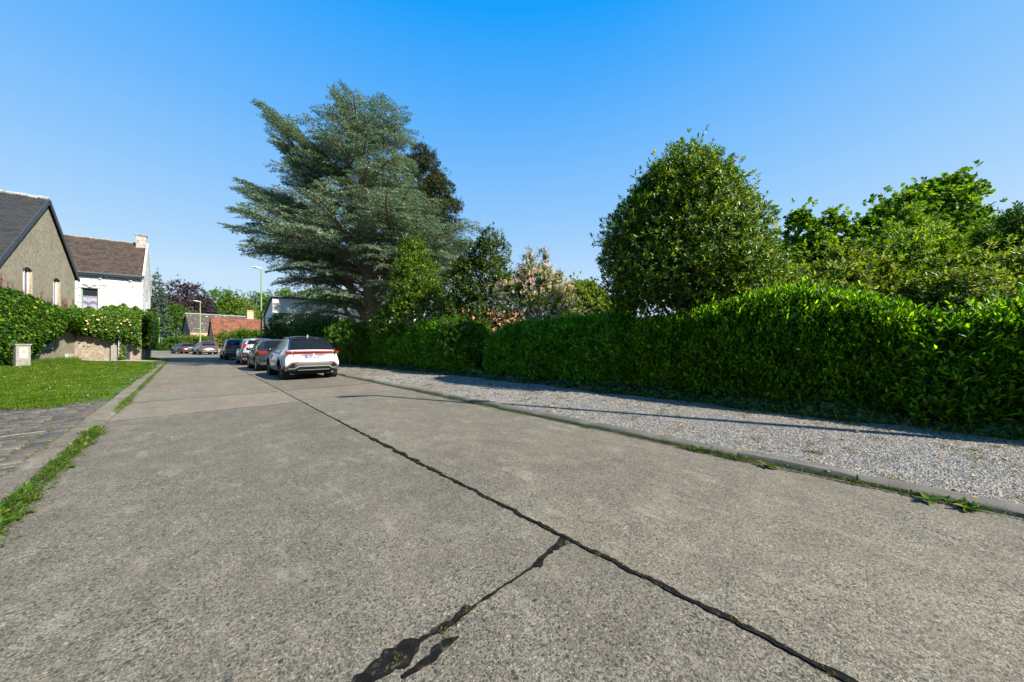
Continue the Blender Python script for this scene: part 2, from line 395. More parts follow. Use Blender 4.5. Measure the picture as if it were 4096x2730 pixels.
while y_ < 12.3:
    dy = rs.uniform(.125, .15); x_ = float(xl(y_))-.30-rs.uniform(0, .02)
    while x_ > -7.5:
        dx = rs.uniform(.15, .24); g_ = .011; jx, jy = rs.uniform(-.004, .004, 2); h_ = .034+rs.uniform(-.004, .007); b_ = len(SV)
        xs_ = (x_-dx+g_, x_-g_); ys_ = (y_+g_+jy, y_+dy-g_+jy); rot = rs.normal(0, .03)
        cxm, cym = (xs_[0]+xs_[1])/2, (ys_[0]+ys_[1])/2; tx_, ty_ = rs.normal(0, .012, 2)
        for k_, (ins, zz) in enumerate(((0, .0), (0, h_-.010), (.012, h_))):
            for (a_, c_) in ((0, 0), (1, 0), (1, 1), (0, 1)):
                px_ = xs_[a_]+(ins if a_ == 0 else -ins)-cxm; py_ = ys_[c_]+(ins if c_ == 0 else -ins)-cym
                SV.append((cxm+px_*math.cos(rot)-py_*math.sin(rot), cym+px_*math.sin(rot)+py_*math.cos(rot), zz+(px_*tx_+py_*ty_)*(k_ > 0)))
        for k_ in (0, 1):
            for i_ in range(4): j_ = (i_+1) % 4; SF.append([b_+4*k_+i_, b_+4*k_+j_, b_+4*k_+4+j_, b_+4*k_+4+i_])
        SF.append([b_+8, b_+9, b_+10, b_+11]); x_ -= dx
    y_ += dy; row += 1
tag(link('driveway_setts', np_mesh('driveway_setts', np.array(SV), [np.array(SF)]), M['sett']), kind='structure')

rg = np.random.default_rng(3)
# lawn bed, gently uneven, with a ragged near edge
lb = MB()
xs = np.linspace(-14, -1.27, 30)
ysl = np.linspace(0, 1, 40)
def lawn_y0(x): return 11.05+.35*(x+1.3)*(-.12)+.14*math.sin(3.1*x)+.12*math.sin(7.3*x+1)+.07*math.sin(17*x)
def lawn_z(x, y): return .045+.025*math.sin(.9*x+.4*y)+.012*math.sin(2.3*y+x)+max(0, (-2.5-x))*.02
for i in range(len(xs)-1):
    for j in range(len(ysl)-1):
        P = []
        for xx, tt in ((xs[i], ysl[j]), (xs[i+1], ysl[j]), (xs[i+1], ysl[j+1]), (xs[i], ysl[j+1])):
            y0 = lawn_y0(xx); yy = y0+(38.0-y0)*tt; P.append((xx+float(xl(yy))+.965, yy, lawn_z(xx, yy) if tt > 0 else .02))
        lb.face(P)
tag(lb.build('lawn_soil', M['soil'], smooth=True, weld=1e-4), kind='structure')
pm = MB(); pm.face([(-3.9, 36.6, .12), (-1.52, 34.1, .06), (-1.54, 35.6, .06), (-3.5, 38.0, .13)]); tag(pm.build('path', M['path']), kind='structure')
strip('corner_lawn_soil', list(np.linspace(37.2, 52, 20)), lambda y: -4.5+0*y, lambda y: xl(y)-.28, .036, M['soil'])

# kerbs: separate worn stones, small gaps
def kerb(side, y0, y1, step, wd, hgt, name, off=0.0, mat=None):
    mb = MB(); y = y0; r = random.Random(5)
    while y < y1:
        ln = step*r.uniform(.92, 1.06); f = (xl if side < 0 else xr)
        a, b = float(f(y)), float(f(y+ln)); g_ = (.006 if side > 0 else .010)+r.random()*.010
        dz = r.uniform(-.007, .009); dx = r.uniform(-.012, .012)
        N = 8; rows = []
        for k in range(N+1):
            tt = k/N; yy = y+g_/2+(ln-g_)*tt; e = a+(b-a)*tt+dx
            er = .012*r.random(); ez = -.02 if k in (0, N) else 0
            if side > 0: pr = [(e-.0, -.02), (e+.006+er, hgt*.55), (e+.035+er, hgt+dz+ez*.5), (e+wd-.02, hgt+dz+.006+ez), (e+wd, hgt*.3)]
            else: pr = [(e-wd, hgt*.3), (e-wd+.02, hgt+dz+.004+ez), (e-.03-er, hgt+dz+ez*.5), (e-.006, hgt*.5), (e, -.02)]
            rows.append([(px, yy, pz) for px, pz in pr])
        for k in range(N):
            for q in range(4): mb.face([rows[k][q], rows[k][q+1], rows[k+1][q+1], rows[k+1][q]])
        mb.face(rows[0][::-1]); mb.face(rows[-1])
        y += ln
    o = mb.build(name, mat or M['kerb'], smooth=True, weld=1e-5); tag(o, kind='structure'); return o
kerb(1, -6, 52, 1.0, .19, .055, 'right_kerb'); kerb(-1, -4, 52, .98, .30, .045, 'left_kerb', mat=M['road'])
# earth fillet behind kerbs
strip('far_pavement', list(np.linspace(52, 110, 30)), lambda y: xr(y)+.0, lambda y: xr(y)+1.6, .05, M['path'])

# joints of the road slabs: poured tar, ragged edge, real thickness
def ribbon(pts, wfun, name, mat, z=.004, th=.004, seed=1):
    r = random.Random(seed); mb = MB(); P = []; acc = 0
    dense = []
    for (a, b) in zip(pts[:-1], pts[1:]):
        d = math.hypot(b[0]-a[0], b[1]-a[1]); n = max(2, int(d/.025))
        for k in range(n): t = k/n; dense.append((a[0]+(b[0]-a[0])*t, a[1]+(b[1]-a[1])*t, acc+d*t))
        acc += d
    wob = 0; L_ = []; R_ = []
    for i, (x, y, s_) in enumerate(dense):
        q = dense[min(i+1, len(dense)-1)]; o_ = dense[max(i-1, 0)]; dx, dy = q[0]-o_[0], q[1]-o_[1]; m = math.hypot(dx, dy) or 1; nx, ny = -dy/m, dx/m
        wob = wob*.9+r.uniform(-.003, .003)
        end = min(1, s_/.06+.05, (acc-s_)/.06+.05) if acc < 2 else 1
        rag = .55*math.sin(s_*61+seed)*math.sin(s_*37)+.35*math.sin(s_*143+2*seed)*math.sin(s_*89)
        wl = max(.0015, end*wfun(s_, 0)*.5*(1+.5*math.sin(s_*23)*math.sin(s_*7)+rag)+end*r.uniform(-.004, .006)); wr = max(.0015, end*wfun(s_, 1)*.5*(1+.4*math.sin(s_*17+1)-rag)+end*r.uniform(-.004, .006))
        L_.append((x+nx*(wl+wob), y+ny*(wl+wob))); R_.append((x-nx*(wr-wob), y-ny*(wr-wob)))
    for i in range(len(L_)-1):
        a, b, c, d = L_[i], L_[i+1], R_[i+1], R_[i]
        mb.face([(*d, z+th), (*c, z+th), (*b, z+th), (*a, z+th)])
        mb.face([(*a, z+th), (*b, z+th), (*b, 0), (*a, 0)]); mb.face([(*c, z+th), (*d, z+th), (*d, 0), (*c, 0)])
    o = mb.build(name, mat, weld=1e-5); tag(o, kind='structure'); return o
def wc(s_, k):
    y = s_-3.0
    return .026 if y < 3.0 else (.042 if y < 4.6 else (.026 if y < 6 else (.014 if y < 9 else .010)))
ribbon([(1.80, -3), (1.79, -1), (1.775, .6), (1.765, 1.3), (1.76, 2.2), (1.75, 5), (1.77, 12), (1.76, 26), (1.6, 36), (1.0, 48)], wc, 'centre_joint', M['tar'])
def wt(s_, k): return .036 if s_ < .33 else (.006 if s_ < .8 else (.035 if s_ < 1.0 else (.02 if s_ < 1.08 else .075)))
ribbon([(1.755, 1.30), (1.3, 1.275), (.3, 1.29), (-.4, 1.26), (-.94, 1.27)], wt, 'transverse_joint', M['tar'], seed=4)
ribbon([(.83, 1.19), (.73, 1.205), (.63, 1.19), (.55, 1.20)], lambda s_, k: .035, 'transverse_joint_smear', M['tar'], seed=9)
ribbon([(.52, 1.17), (.38, 1.15), (.2, 1.15), (.0, 1.16)], lambda s_, k: .028, 'transverse_joint_smear', M['tar'], seed=12)
M['crack'] = simple('dirt filled crack', (.06, .05, .035), .95, var=.4)
for yy, xa, xb in ((8.5, -.95, 1.74), (10.85, -.95, 1.74), (11.0, 1.78, 4.3), (8.75, 1.78, 4.3), (17.2, -.95, 1.74), (24.5, -.95, 1.74), (31.8, -1.1, 1.7), (19.5, 1.8, 4.3)):
    ribbon([(xa, yy), ((xa+xb)/2, yy+.02), (xb, yy-.01)], lambda s_, k: .006, 'slab_joint', M['crack'], seed=int(yy*10))
# drain grate against the left kerb
M['iron'] = simple('rusty cast iron', (.12, .085, .065), .8, var=.3, bump=.4)
dr = MB(); dr.box(-.86, -.42, 14.6, 14.68, 0, .012); dr.box(-.86, -.42, 15.22, 15.30, 0, .012); dr.box(-.86, -.80, 14.68, 15.22, 0, .012); dr.box(-.48, -.42, 14.68, 15.22, 0, .012)
drn = dr.build('drain_grate', M['iron']); tag(drn, 'rusty iron drain grate set in the concrete beside the grassy left kerb', 'drain grate')
d2 = MB()
for k in range(6): d2.box(-.80, -.48, 14.72+k*.085, 14.755+k*.085, .0, .008)
d2.build('bar', M['iron'], drn)
# straw stems lying about
M['straw'] = simple('dry straw', (.34, .30, .18), .7)
st1 = MB().tube([(2.66, -.30, .012), (2.70, -.39, .018), (2.75, -.47, .012), (2.80, -.62, .012)], .0016, 4)
st1 = st1.build('grass_stalk', M['straw']); tag(st1, 'pale dry grass stalk lying on the concrete in the bottom right corner', 'grass stalk')
st2 = MB().tube([(-2.1, 7.55, .045), (-1.9, 7.75, .05), (-1.7, 7.9, .045), (-1.49, 8.0, .04)], .003, 5)
st2 = st2.build('straw_stem', M['straw']); tag(st2, 'long yellow straw stem lying across the stone setts', 'straw')
# ---------------------------------------------------------------- building materials (UV in metres)
def mat_stucco(name, col, stain, blotch=1.0):
    t = NT(name); p = t.coord('World')
    c = t.ramp(t.noise(p, .8, 6, .65), [(.3, tuple(x*.82 for x in col)), (.55, col), (.75, tuple(min(1, x*1.12) for x in col))])
    sp = t.ramp(t.noise(t.coord('World', (6, 6, 3.2)), 1.6, 6, .8), [(.46, 0), (.60, .7)])
    sx = t.n('ShaderNodeSeparateXYZ'); t.l(p, sx.inputs[0])
    c = t.mix(t.math('MULTIPLY', sp, blotch), c, stain)
    return t.done(t.bsdf(c, .92, 0, t.bump(t.noise(p, 28, 5, .75), .7, .02), .2))
def mat_peeling(name):
    t = NT(name); p = t.coord('UV')
    br = t.n('ShaderNodeTexBrick'); br.inputs['Scale'].default_value = 1; br.inputs['Brick Width'].default_value = .23; br.inputs['Row Height'].default_value = .075
    br.inputs['Mortar Size'].default_value = .008; br.inputs['Color1'].default_value = (.30, .25, .19, 1); br.inputs['Color2'].default_value = (.20, .18, .15, 1); br.inputs['Mortar'].default_value = (.27, .25, .21, 1)
    t.l(p, br.inputs[0])
    pos = t.coord('World')
    peel = t.ramp(t.math('ADD', t.noise(t.coord('World', (1, 1, 1.7)), 4.6, 8, .80), t.math('MULTIPLY', t.noise(pos, .5, 2), .28)), [(.645, 0), (.68, 1)])
    wht = t.ramp(t.noise(pos, 3, 5), [(.3, (.58, .59, .60)), (.7, (.70, .71, .72))])
    c = t.mix(peel, wht, br.outputs[0])
    h = t.math('ADD', t.math('MULTIPLY', br.outputs['Fac'], -.6), t.math('MULTIPLY', peel, -.5))
    return t.done(t.bsdf(c, .85, 0, t.bump(h, .5, .015), .3))
def mat_tiles(name, cols, w_, h_, spots=None, wavy=False, line=0.0):
    t = NT(name); p = t.coord('UV')
    br = t.n('ShaderNodeTexBrick'); br.inputs['Scale'].default_value = 1; br.inputs['Brick Width'].default_value = w_; br.inputs['Row Height'].default_value = h_
    br.inputs['Mortar Size'].default_value = .006; br.inputs['Color1'].default_value = (0, 0, 0, 1); br.inputs['Color2'].default_value = (1, 1, 1, 1); br.inputs['Mortar'].default_value = (.1, .1, .1, 1)
    t.l(p, br.inputs[0])
    c = t.ramp(br.outputs['Color'], [(i/(len(cols)-1), x) for i, x in enumerate(cols)])
    c = t.mix(t.ramp(t.noise(t.coord('World'), 1.3, 5, .7), [(.35, 0), (.7, .6)]), c, t.mix(1.0, c, (1.35, 1.3, 1.2), 'MULTIPLY'))
    c = t.mix(br.outputs['Fac'], c, tuple(x*.3 for x in cols[0]))
    if spots:
        sp = t.ramp(t.noise(t.coord('World', (1, 1, 2.2)), spots[1], 3, .6), [(spots[2], 0), (spots[2]+.03, 1)]); c = t.mix(sp, c, spots[0])
    # each course steps down over the next
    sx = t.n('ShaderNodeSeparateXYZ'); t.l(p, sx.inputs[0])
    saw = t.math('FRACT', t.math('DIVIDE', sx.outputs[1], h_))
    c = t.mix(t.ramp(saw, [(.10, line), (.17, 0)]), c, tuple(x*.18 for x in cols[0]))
    hh = t.math('SUBTRACT', 1.0, saw)
    if wavy: hh = t.math('ADD', hh, t.math('MULTIPLY', t.math('SINE', t.math('MULTIPLY', sx.outputs[0], 2*PI/w_)), .8))
    hh = t.math('SUBTRACT', hh, br.outputs['Fac'])
    return t.done(t.bsdf(c, .8, 0, t.bump(hh, .8, .05), .3))
def mat_brickwall(name, cols, mortar, wash=None):
    t = NT(name); p = t.coord('UV')
    br = t.n('ShaderNodeTexBrick'); br.inputs['Scale'].default_value = 1; br.inputs['Brick Width'].default_value = .22; br.inputs['Row Height'].default_value = .072
    br.inputs['Mortar Size'].default_value = .01; br.inputs['Color1'].default_value = (*cols[0], 1); br.inputs['Color2'].default_value = (*cols[1], 1); br.inputs['Mortar'].default_value = (*mortar, 1)
    t.l(p, br.inputs[0]); c = br.outputs[0]; pos = t.coord('World')
    if wash:
        k = t.ramp(t.noise(pos, 5, 6, .75), [(.38, 1), (.55, 0)]); c = t.mix(t.math('MULTIPLY', k, .8), c, wash)
        k2 = t.ramp(t.noise(pos, 1.7, 5, .7), [(.5, 0), (.62, .5)]); c = t.mix(k2, c, (.26, .21, .09))
    return t.done(t.bsdf(c, .9, 0, t.bump(t.math('SUBTRACT', 1.0, br.outputs['Fac']), .8, .02, t.bump(t.noise(pos, 30, 4), .3, .01)), .2))
M['stucco'] = mat_stucco('rough cream render with grey weathering', (.275, .252, .19), (.09, .087, .074))
M['stuccolow'] = simple('smooth cream plinth render', (.40, .37, .27), .9, var=.12, bump=.3)
M['peel'] = mat_peeling('flaking white limewash over brick')
M['whitepaint'] = simple('white painted masonry', (.54, .54, .53), .8, var=.05, bump=.3, bscale=12)
M['slate'] = mat_tiles('blue grey roof slates', [(.014, .016, .020), (.020, .021, .024), (.028, .026, .024), (.023, .024, .028)], .3, .17)
M['slateedge'] = simple('dark slate verge', (.028, .034, .045), .6, var=.3)
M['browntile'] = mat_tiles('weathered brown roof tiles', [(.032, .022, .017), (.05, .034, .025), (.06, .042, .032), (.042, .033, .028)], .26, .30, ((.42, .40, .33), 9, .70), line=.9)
M['lichenslate'] = mat_tiles('grey slates speckled with pale lichen', [(.045, .037, .034), (.06, .05, .045), (.075, .063, .056)], .35, .22, ((.62, .62, .50), 2.3, .64))
M['redtile'] = mat_tiles('rust red clay pantiles', [(.12, .042, .024), (.16, .058, .032), (.20, .078, .045)], .27, .33, ((.085, .045, .03), 1.2, .56), True)
M['orangetile'] = mat_tiles('orange clay tiles', [(.42, .17, .10), (.5, .22, .13), (.55, .27, .17)], .25, .3)
M['oldwhitebrick'] = mat_brickwall('old lime washed garden brick', ((.24, .17, .13), (.28, .23, .185)), (.25, .23, .195), (.40, .38, .35))
M['redbrick'] = mat_brickwall('red barn brick', ((.38, .18, .11), (.48, .27, .17)), (.42, .36, .29))
M['orangebrick'] = mat_brickwall('orange brick', ((.55, .27, .17), (.62, .35, .24)), (.5, .42, .34))
M['salmon'] = simple('salmon render', (.44, .30, .21), .85, var=.05)
M['darkwall'] = simple('dark slate hung gable', (.07, .068, .066), .8, var=.2)
M['glass'] = simple('dark window glass', (.02, .025, .03), .06, var=.05, spec=.8)
M['greenframe'] = simple('green window frame', (.16, .27, .20), .5)
M['whiteframe'] = simple('white window frame', (.55, .57, .59), .4, var=.03)
M['curtain'] = simple('lilac net curtain', (.30, .27, .40), .9, var=.15)
M['curtaindark'] = simple('folded grey curtain', (.12, .12, .18), .9, var=.2)
M['stonegrey'] = simple('grey carved stone', (.36, .37, .37), .85, var=.12, bump=.4)
M['bluestone'] = simple('blue stone sill', (.22, .27, .30), .7, var=.15)
M['zinc'] = simple('zinc gutter', (.10, .12, .14), .45, var=.15, metal=.3)
M['creamjamb'] = simple('sandstone jamb', (.27, .235, .165), .9, var=.2, bump=.2)
M['chim'] = simple('patchy chimney render', (.28, .265, .23), .9, var=.45, bump=.5)
M['coping'] = simple('weathered coping stone', (.23, .22, .20), .9, var=.3, bump=.5)

def wall_poly(org, du, poly, holes, mat, name, parent, depth=.25, jamb=None, arch=0.0, thick=.3):
    """vertical wall: org (x,y), du unit dir, poly [(t,z)], rectangular holes (t0,t1,z0,z1); outward normal to the right of du"""
    bm = bmesh.new(); du = Vector((du[0], du[1], 0)).normalized(); nr = Vector((du.y, -du.x, 0))
    f = bm.faces.new([bm.verts.new((a, b, 0)) for a, b in poly])
    cuts = set()
    for h in holes: cuts |= {('t', h[0]), ('t', h[1]), ('z', h[2]), ('z', h[3])}
    for k, val in cuts:
        bmesh.ops.bisect_plane(bm, geom=bm.verts[:]+bm.edges[:]+bm.faces[:], plane_co=(val, 0, 0) if k == 't' else (0, val, 0), plane_no=(1, 0, 0) if k == 't' else (0, 1, 0), dist=1e-6)
    kill = [f for f in bm.faces if any(h[0] < f.calc_center_median().x < h[1] and h[2] < f.calc_center_median().y < h[3] for h in holes)]
    bmesh.ops.delete(bm, geom=kill, context='FACES')
    mb = MB()
    def pt(t, z, d=0): return (org[0]+du.x*t-nr.x*d, org[1]+du.y*t-nr.y*d, z)
    for f in bm.faces:
        vs = [(v.co.x, v.co.y) for v in f.verts]; mb.face([pt(a, b) for a, b in vs], vs)
    bm.free()
    wo_ = mb.build(name, mat, parent)
    for h in holes:
        rv = MB(); t0, t1, z0, z1 = h[:4]
        rv.face([pt(t0, z0), pt(t0, z1), pt(t0, z1, depth), pt(t0, z0, depth)]); rv.face([pt(t1, z0), pt(t1, z0, depth), pt(t1, z1, depth), pt(t1, z1)])
        rv.face([pt(t0, z1), pt(t1, z1), pt(t1, z1, depth), pt(t0, z1, depth)]); rv.face([pt(t0, z0), pt(t0, z0, depth), pt(t1, z0, depth), pt(t1, z0)])
        rv.build('reveal', jamb or mat, wo_)
    return pt, wo_
def framed_window(pt, h, parent, frame, glass, d=.22, fw=.06, mull=1, trans=None, name='window'):
    t0, t1, z0, z1 = h
    def slab(mb, a, b, c, e, d0, d1):
        P = [pt(a, c, d0), pt(b, c, d0), pt(b, e, d0), pt(a, e, d0)]; Q = [pt(a, c, d1), pt(b, c, d1), pt(b, e, d1), pt(a, e, d1)]
        mb.face(P); mb.face(Q[::-1])
        for i in range(4): j = (i+1) % 4; mb.face([P[i], Q[i], Q[j], P[j]])
    gl = MB(); slab(gl, t0+.003, t1-.003, z0+.003, z1-.003, d, d+.02); wn = gl.build(name, glass, parent)
    fr = MB()
    slab(fr, t0+.002, t0+fw, z0+.002, z1-.002, d-.05, d-.002); slab(fr, t1-fw, t1-.002, z0+.002, z1-.002, d-.05, d-.002)
    slab(fr, t0+fw, t1-fw, z0+.002, z0+fw, d-.05, d-.002); slab(fr, t0+fw, t1-fw, z1-fw, z1-.002, d-.05, d-.002)
    for k in range(mull):
        c = t0+(t1-t0)*(k+1)/(mull+1); slab(fr, c-fw*.45, c+fw*.45, z0+fw, z1-fw, d-.048, d-.002)
    if trans: slab(fr, t0+fw, t1-fw, trans-fw*.5, trans+fw*.5, d-.045, d-.003)
    fr.build('frame', frame, wn)
    return wn
def roof_slab(P, th, mat, name, parent, edge=None):
    """P: eave-left, eave-right, ridge-right, ridge-left (top surface); UV along/up slope"""
    P = [Vector(p) for p in P]; n = (P[1]-P[0]).cross(P[3]-P[0]).normalized()
    if n.z < 0: n = -n
    Q = [p-n*th for p in P]; ax = (P[1]-P[0]).normalized(); ay = n.cross(ax)
    if (P[3]-P[0]).dot(ay) < 0: ay = -ay
    mb = MB(); mb.face(P, [((p-P[0]).dot(ax), (p-P[0]).dot(ay)) for p in P]); mb.face(Q[::-1])
    for i in range(4): j = (i+1) % 4; mb.face([P[i], Q[i], Q[j], P[j]])
    return mb.build(name, mat, parent)
def beam(a, b, w_, h_, name, mat, parent):
    a, b = Vector(a), Vector(b); d = (b-a); L = d.length; rot = d.to_track_quat('Y', 'Z').to_matrix().to_4x4(); Mx = Matrix.Translation(a) @ rot
    return MB().box(-w_/2, w_/2, 0, L, -h_/2, h_/2, Mx).build(name, mat, parent)

# ---------------------------------------------------------------- cream gabled house, left
d1 = Vector((.1495, .9888, 0)); n1 = Vector((.9888, -.1495, 0))     # gable runs along d1, faces n1
c0 = Vector((-5.95, 38.5, 0)); GW = 9.6                              # far corner; wall built from the near corner
near = c0-d1*GW; back = -n1
A_ = GW-3.63; EN = 10.15-1.03*A_
h1 = empty('cream_house', tuple(near), label='old cream rendered gabled house with a steep slate roof at the left edge', cat='house')
def loc(p): return tuple(Vector(p)-near)
# t measured from near corner
holes = [(GW-5.93, GW-5.02, 2.9, 5.72), (GW-2.80, GW-1.95, 2.9, 5.60), (GW-4.35, GW-3.2, 1.12, 2.15)]
pt, wl = wall_poly((0, 0), d1, [(0, 0), (GW, 0), (GW, 6.0), (A_, 10.15), (0, EN)], holes, M['stucco'], 'wall', h1, .19, M['creamjamb'])
for i, h in enumerate(holes):
    framed_window(pt, h, h1, M['whiteframe'], M['glass'], .17, .10 if i < 2 else .07)
# segmental arch heads
for h in holes[:2]:
    mb = MB(); t0, t1 = h[0], h[1]; tc = (t0+t1)/2; n = 8; top = h[3]
    for k in range(n):
        a, b = k/n, (k+1)/n; za = top-.16*(2*a-1)**2; zb = top-.16*(2*b-1)**2
        ta, tb = t0+(t1-t0)*a, t0+(t1-t0)*b
        mb.face([pt(ta, za, -.002), pt(tb, zb, -.002), pt(tb, top+.01, -.002), pt(ta, top+.01, -.002)]); mb.face([pt(ta, za, -.002), pt(ta, za, .10), pt(tb, zb, .10), pt(tb, zb, -.002)])
    mb.build('arch', M['stucco'], h1)
sm = MB(); hh = holes[2]
P = [pt(hh[0]-.12, .98, -.10), pt(hh[1]+.12, .98, -.10), pt(hh[1]+.12, .98, .1), pt(hh[0]-.12, .98, .1)]
sm.prism(P, [(p[0], p[1], 1.11) for p in P]); sm.build('sill', M['bluestone'], h1)
jm = MB()
P = [pt(hh[1]+.005, 1.11, -.012), pt(hh[1]+.16, 1.11, -.012), pt(hh[1]+.16, 1.11, .1), pt(hh[1]+.005, 1.11, .1)]; jm.prism(P, [(p[0], p[1], 2.2) for p in P]); jm.build('jamb', M['bluestone'], h1)
# the other walls
D = 11.0
o1 = -n1*D
side = MB(); a = Vector((0, 0, 0)); b = o1; side.face([b, a, a+Vector((0, 0, EN)), b+Vector((0, 0, EN))], [(0, 0), (D, 0), (D, EN), (0, EN)])
a2 = d1*GW; b2 = a2+o1; side.face([a2, b2, b2+Vector((0, 0, 6)), a2+Vector((0, 0, 6))], [(0, 0), (D, 0), (D, 6), (0, 6)])
side.face([b2, b, b+Vector((0, 0, EN)), o1+d1*A_+Vector((0, 0, 10.15)), b2+Vector((0, 0, 6))], [(0, 0)]*5); side.build('side_wall', M['stucco'], h1)
ov = n1*.12
zr = 10.32
sl_n = (10.15-EN)/A_; sl_f = (10.15-6.0)/(GW-A_)
e_n = d1*(-.25); e_f = d1*(GW+.22)
roof_slab([o1+e_n+Vector((0, 0, EN-.25*sl_n+.16)), e_n+ov+Vector((0, 0, EN-.25*sl_n+.16)), d1*A_+ov+Vector((0, 0, zr)), o1+d1*A_+Vector((0, 0, zr))], .13, M['slate'], 'roof', h1)
roof_slab([e_f+ov+Vector((0, 0, 6-.22*sl_f+.16)), o1+e_f+Vector((0, 0, 6-.22*sl_f+.16)), o1+d1*A_+Vector((0, 0, zr-.01)), d1*A_+ov+Vector((0, 0, zr-.01))], .13, M['slate'], 'roof', h1)
beam(d1*A_+ov+n1*.02+Vector((0, 0, zr-.10)), e_n+ov+n1*.02+Vector((0, 0, EN-.25*sl_n+.05)), .04, .24, 'verge', M['slateedge'], h1)
beam(d1*A_+ov+n1*.02+Vector((0, 0, zr-.10)), e_f+ov+n1*.02+Vector((0, 0, 6-.22*sl_f+.05)), .04, .24, 'verge', M['slateedge'], h1)
M['ridge'] = simple('pale lead and mortar ridge', (.28, .29, .30), .7, var=.6, bump=.5)
rd = MB(); rr = random.Random(2)
for k in range(27):
    p = d1*A_+ov-n1*(k*.4); q = p-n1*.37; z = zr+.01+rr.uniform(-.012, .02)
    rd.tube([tuple(p+Vector((0, 0, z))), tuple(q+Vector((0, 0, z)))], .10+rr.uniform(0, .015), 8)
rd.build('ridge', M['ridge'], h1)
lp_ = MB(); p = pt(GW-.42, 2.43, -.02); lp_.tube([pt(GW-.42, 2.43, 0), pt(GW-.42, 2.43, -.10), pt(GW-.38, 2.38, -.2)], [.04, .04, .055], 8); lp_.build('wall_lamp', M['whiteframe'], h1, smooth=True)
mt = MB(); P = [pt(GW-1.35, .02, -.12), pt(GW-.55, .02, -.12), pt(GW-.55, .02, 0), pt(GW-1.35, .02, 0)]; mt.prism(P, [(p[0], p[1], .62) for p in P]); mt.build('meter_box', M['stonegrey'], h1)

# ---------------------------------------------------------------- white house, brown tiled roof
fd = Vector((-.989, .148, 0)); A2 = Vector((-3.2, 45.6, 0)); n2 = Vector((-.148, -.989, 0)); W2 = 11.0
h2 = empty('white_house', tuple(A2), label='tall white house of flaking paint with a brown tiled roof and one green framed window', cat='house')
Bc = Vector((0, 7.6, 0)); Lc = fd*W2; LBc = Lc+Bc
# facade built from its left end to the corner
Lp = Lc
H2 = 7.55
hw = (W2-3.66, W2-2.70, 3.6, 6.15)
pt2, wl2 = wall_poly((Lp.x, Lp.y), -fd, [(0, 0), (W2, 0), (W2, H2), (0, H2)], [hw], M['peel'], 'wall', h2, .16, M['whitepaint'])
wn = framed_window(pt2, hw, h2, M['greenframe'], M['glass'], .14, .07, 0, 5.45)
cu = MB(); t0, t1 = hw[0]+.08, hw[1]-.08; N = 24
for k in range(N):
    a, b = k/N, (k+1)/N; da = .125-.008*math.sin(a*40); db = .125-.008*math.sin(b*40)
    cu.face([pt2(t0+(t1-t0)*a, 3.68, da), pt2(t0+(t1-t0)*b, 3.68, db), pt2(t0+(t1-t0)*b, 5.38, db), pt2(t0+(t1-t0)*a, 5.38, da)])
cu.build('curtain', M['curtain'], wn)
sw = MB()
for k in range(N):
    a, b = k/N, (k+1)/N; f = lambda q: 5.0+.07*math.sin(q*9.5+1)
    sw.face([pt2(t0+(t1-t0)*a, f(a)-.22, .112), pt2(t0+(t1-t0)*b, f(b)-.22, .112), pt2(t0+(t1-t0)*b, f(b), .112), pt2(t0+(t1-t0)*a, f(a), .112)])
sw.build('curtain_fold', M['curtaindark'], wn)
def fbox(mb, t0, t1, z0, z1, d0, d1):
    P = [pt2(t0, z0, d0), pt2(t1, z0, d0), pt2(t1, z0, d1), pt2(t0, z0, d1)]; mb.prism(P, [(p[0], p[1], z1) for p in P])
li = MB(); fbox(li, hw[0]-.20, hw[1]+.22, 6.17, 6.33, -.03, .05); li.build('lintel', M['stonegrey'], h2)
# carved ornament above the window
om = MB(); tc = (hw[0]+hw[1])/2+.05; prof = [(-.42, 6.52), (-.25, 6.50), (-.12, 6.56), (0, 6.58), (.12, 6.56), (.25, 6.50), (.42, 6.52), (.30, 6.42), (.18, 6.40), (.10, 6.28), (0, 6.22), (-.10, 6.28), (-.18, 6.40), (-.30, 6.42)]
om.prism([pt2(tc+a, b, -.09) for a, b in prof], [pt2(tc+a, b, .02) for a, b in prof]); om.build('ornament', M['stonegrey'], h2)
for tt in (3.95, 2.55, .75):
    b_ = MB(); t_ = W2-tt; fbox(b_, t_-.10, t_+.10, 7.22, 7.42, -.16, .02); fbox(b_, t_-.085, t_+.085, 7.0, 7.22, -.10, .02); fbox(b_, t_-.06, t_+.06, 6.86, 7.0, -.05, .02)
    b_.build('console', M['stonegrey'], h2)
b_ = MB(); b_.lathe([(.0, 0), (.14, .01), (.13, .05), (.06, .09), (0, .1)], Matrix.Translation(pt2(W2-1.72, 7.25, .01)) @ Vector((n2.x, n2.y, 0)).to_track_quat('Z', 'Y').to_matrix().to_4x4(), 14); b_.build('rosette', M['stonegrey'], h2, smooth=True)
# gable towards the street, whitewashed brick, painted plaster above
ZR = 11.2
gp, wg = wall_poly((0, 0), (0, 1), [(0, 0), (7.6, 0), (7.6, H2-.9), (3.7, ZR), (0, H2)], [(3.0, 3.75, 3.2, 5.6), (5.7, 6.4, 2.6, 5.0)], M['peel'], 'gable', h2, .18, M['whitepaint'])
for h in ((3.0, 3.75, 3.2, 5.6), (5.7, 6.4, 2.6, 5.0)): framed_window(gp, h, h2, M['whiteframe'], M['whiteframe'], .10, .07)
ob = MB(); ob.face([LBc, Lc, Lc+Vector((0, 0, H2)), Lc+(Bc*.487)+Vector((0, 0, ZR)), LBc+Vector((0, 0, H2-.9))], [(0, 0)]*5); ob.face([Bc, LBc, LBc+Vector((0, 0, H2-.9)), Bc+Vector((0, 0, H2-.9))], [(0, 0)]*4); ob.build('rear_wall', M['peel'], h2)
rid = Vector((0, 3.7, ZR+.05))
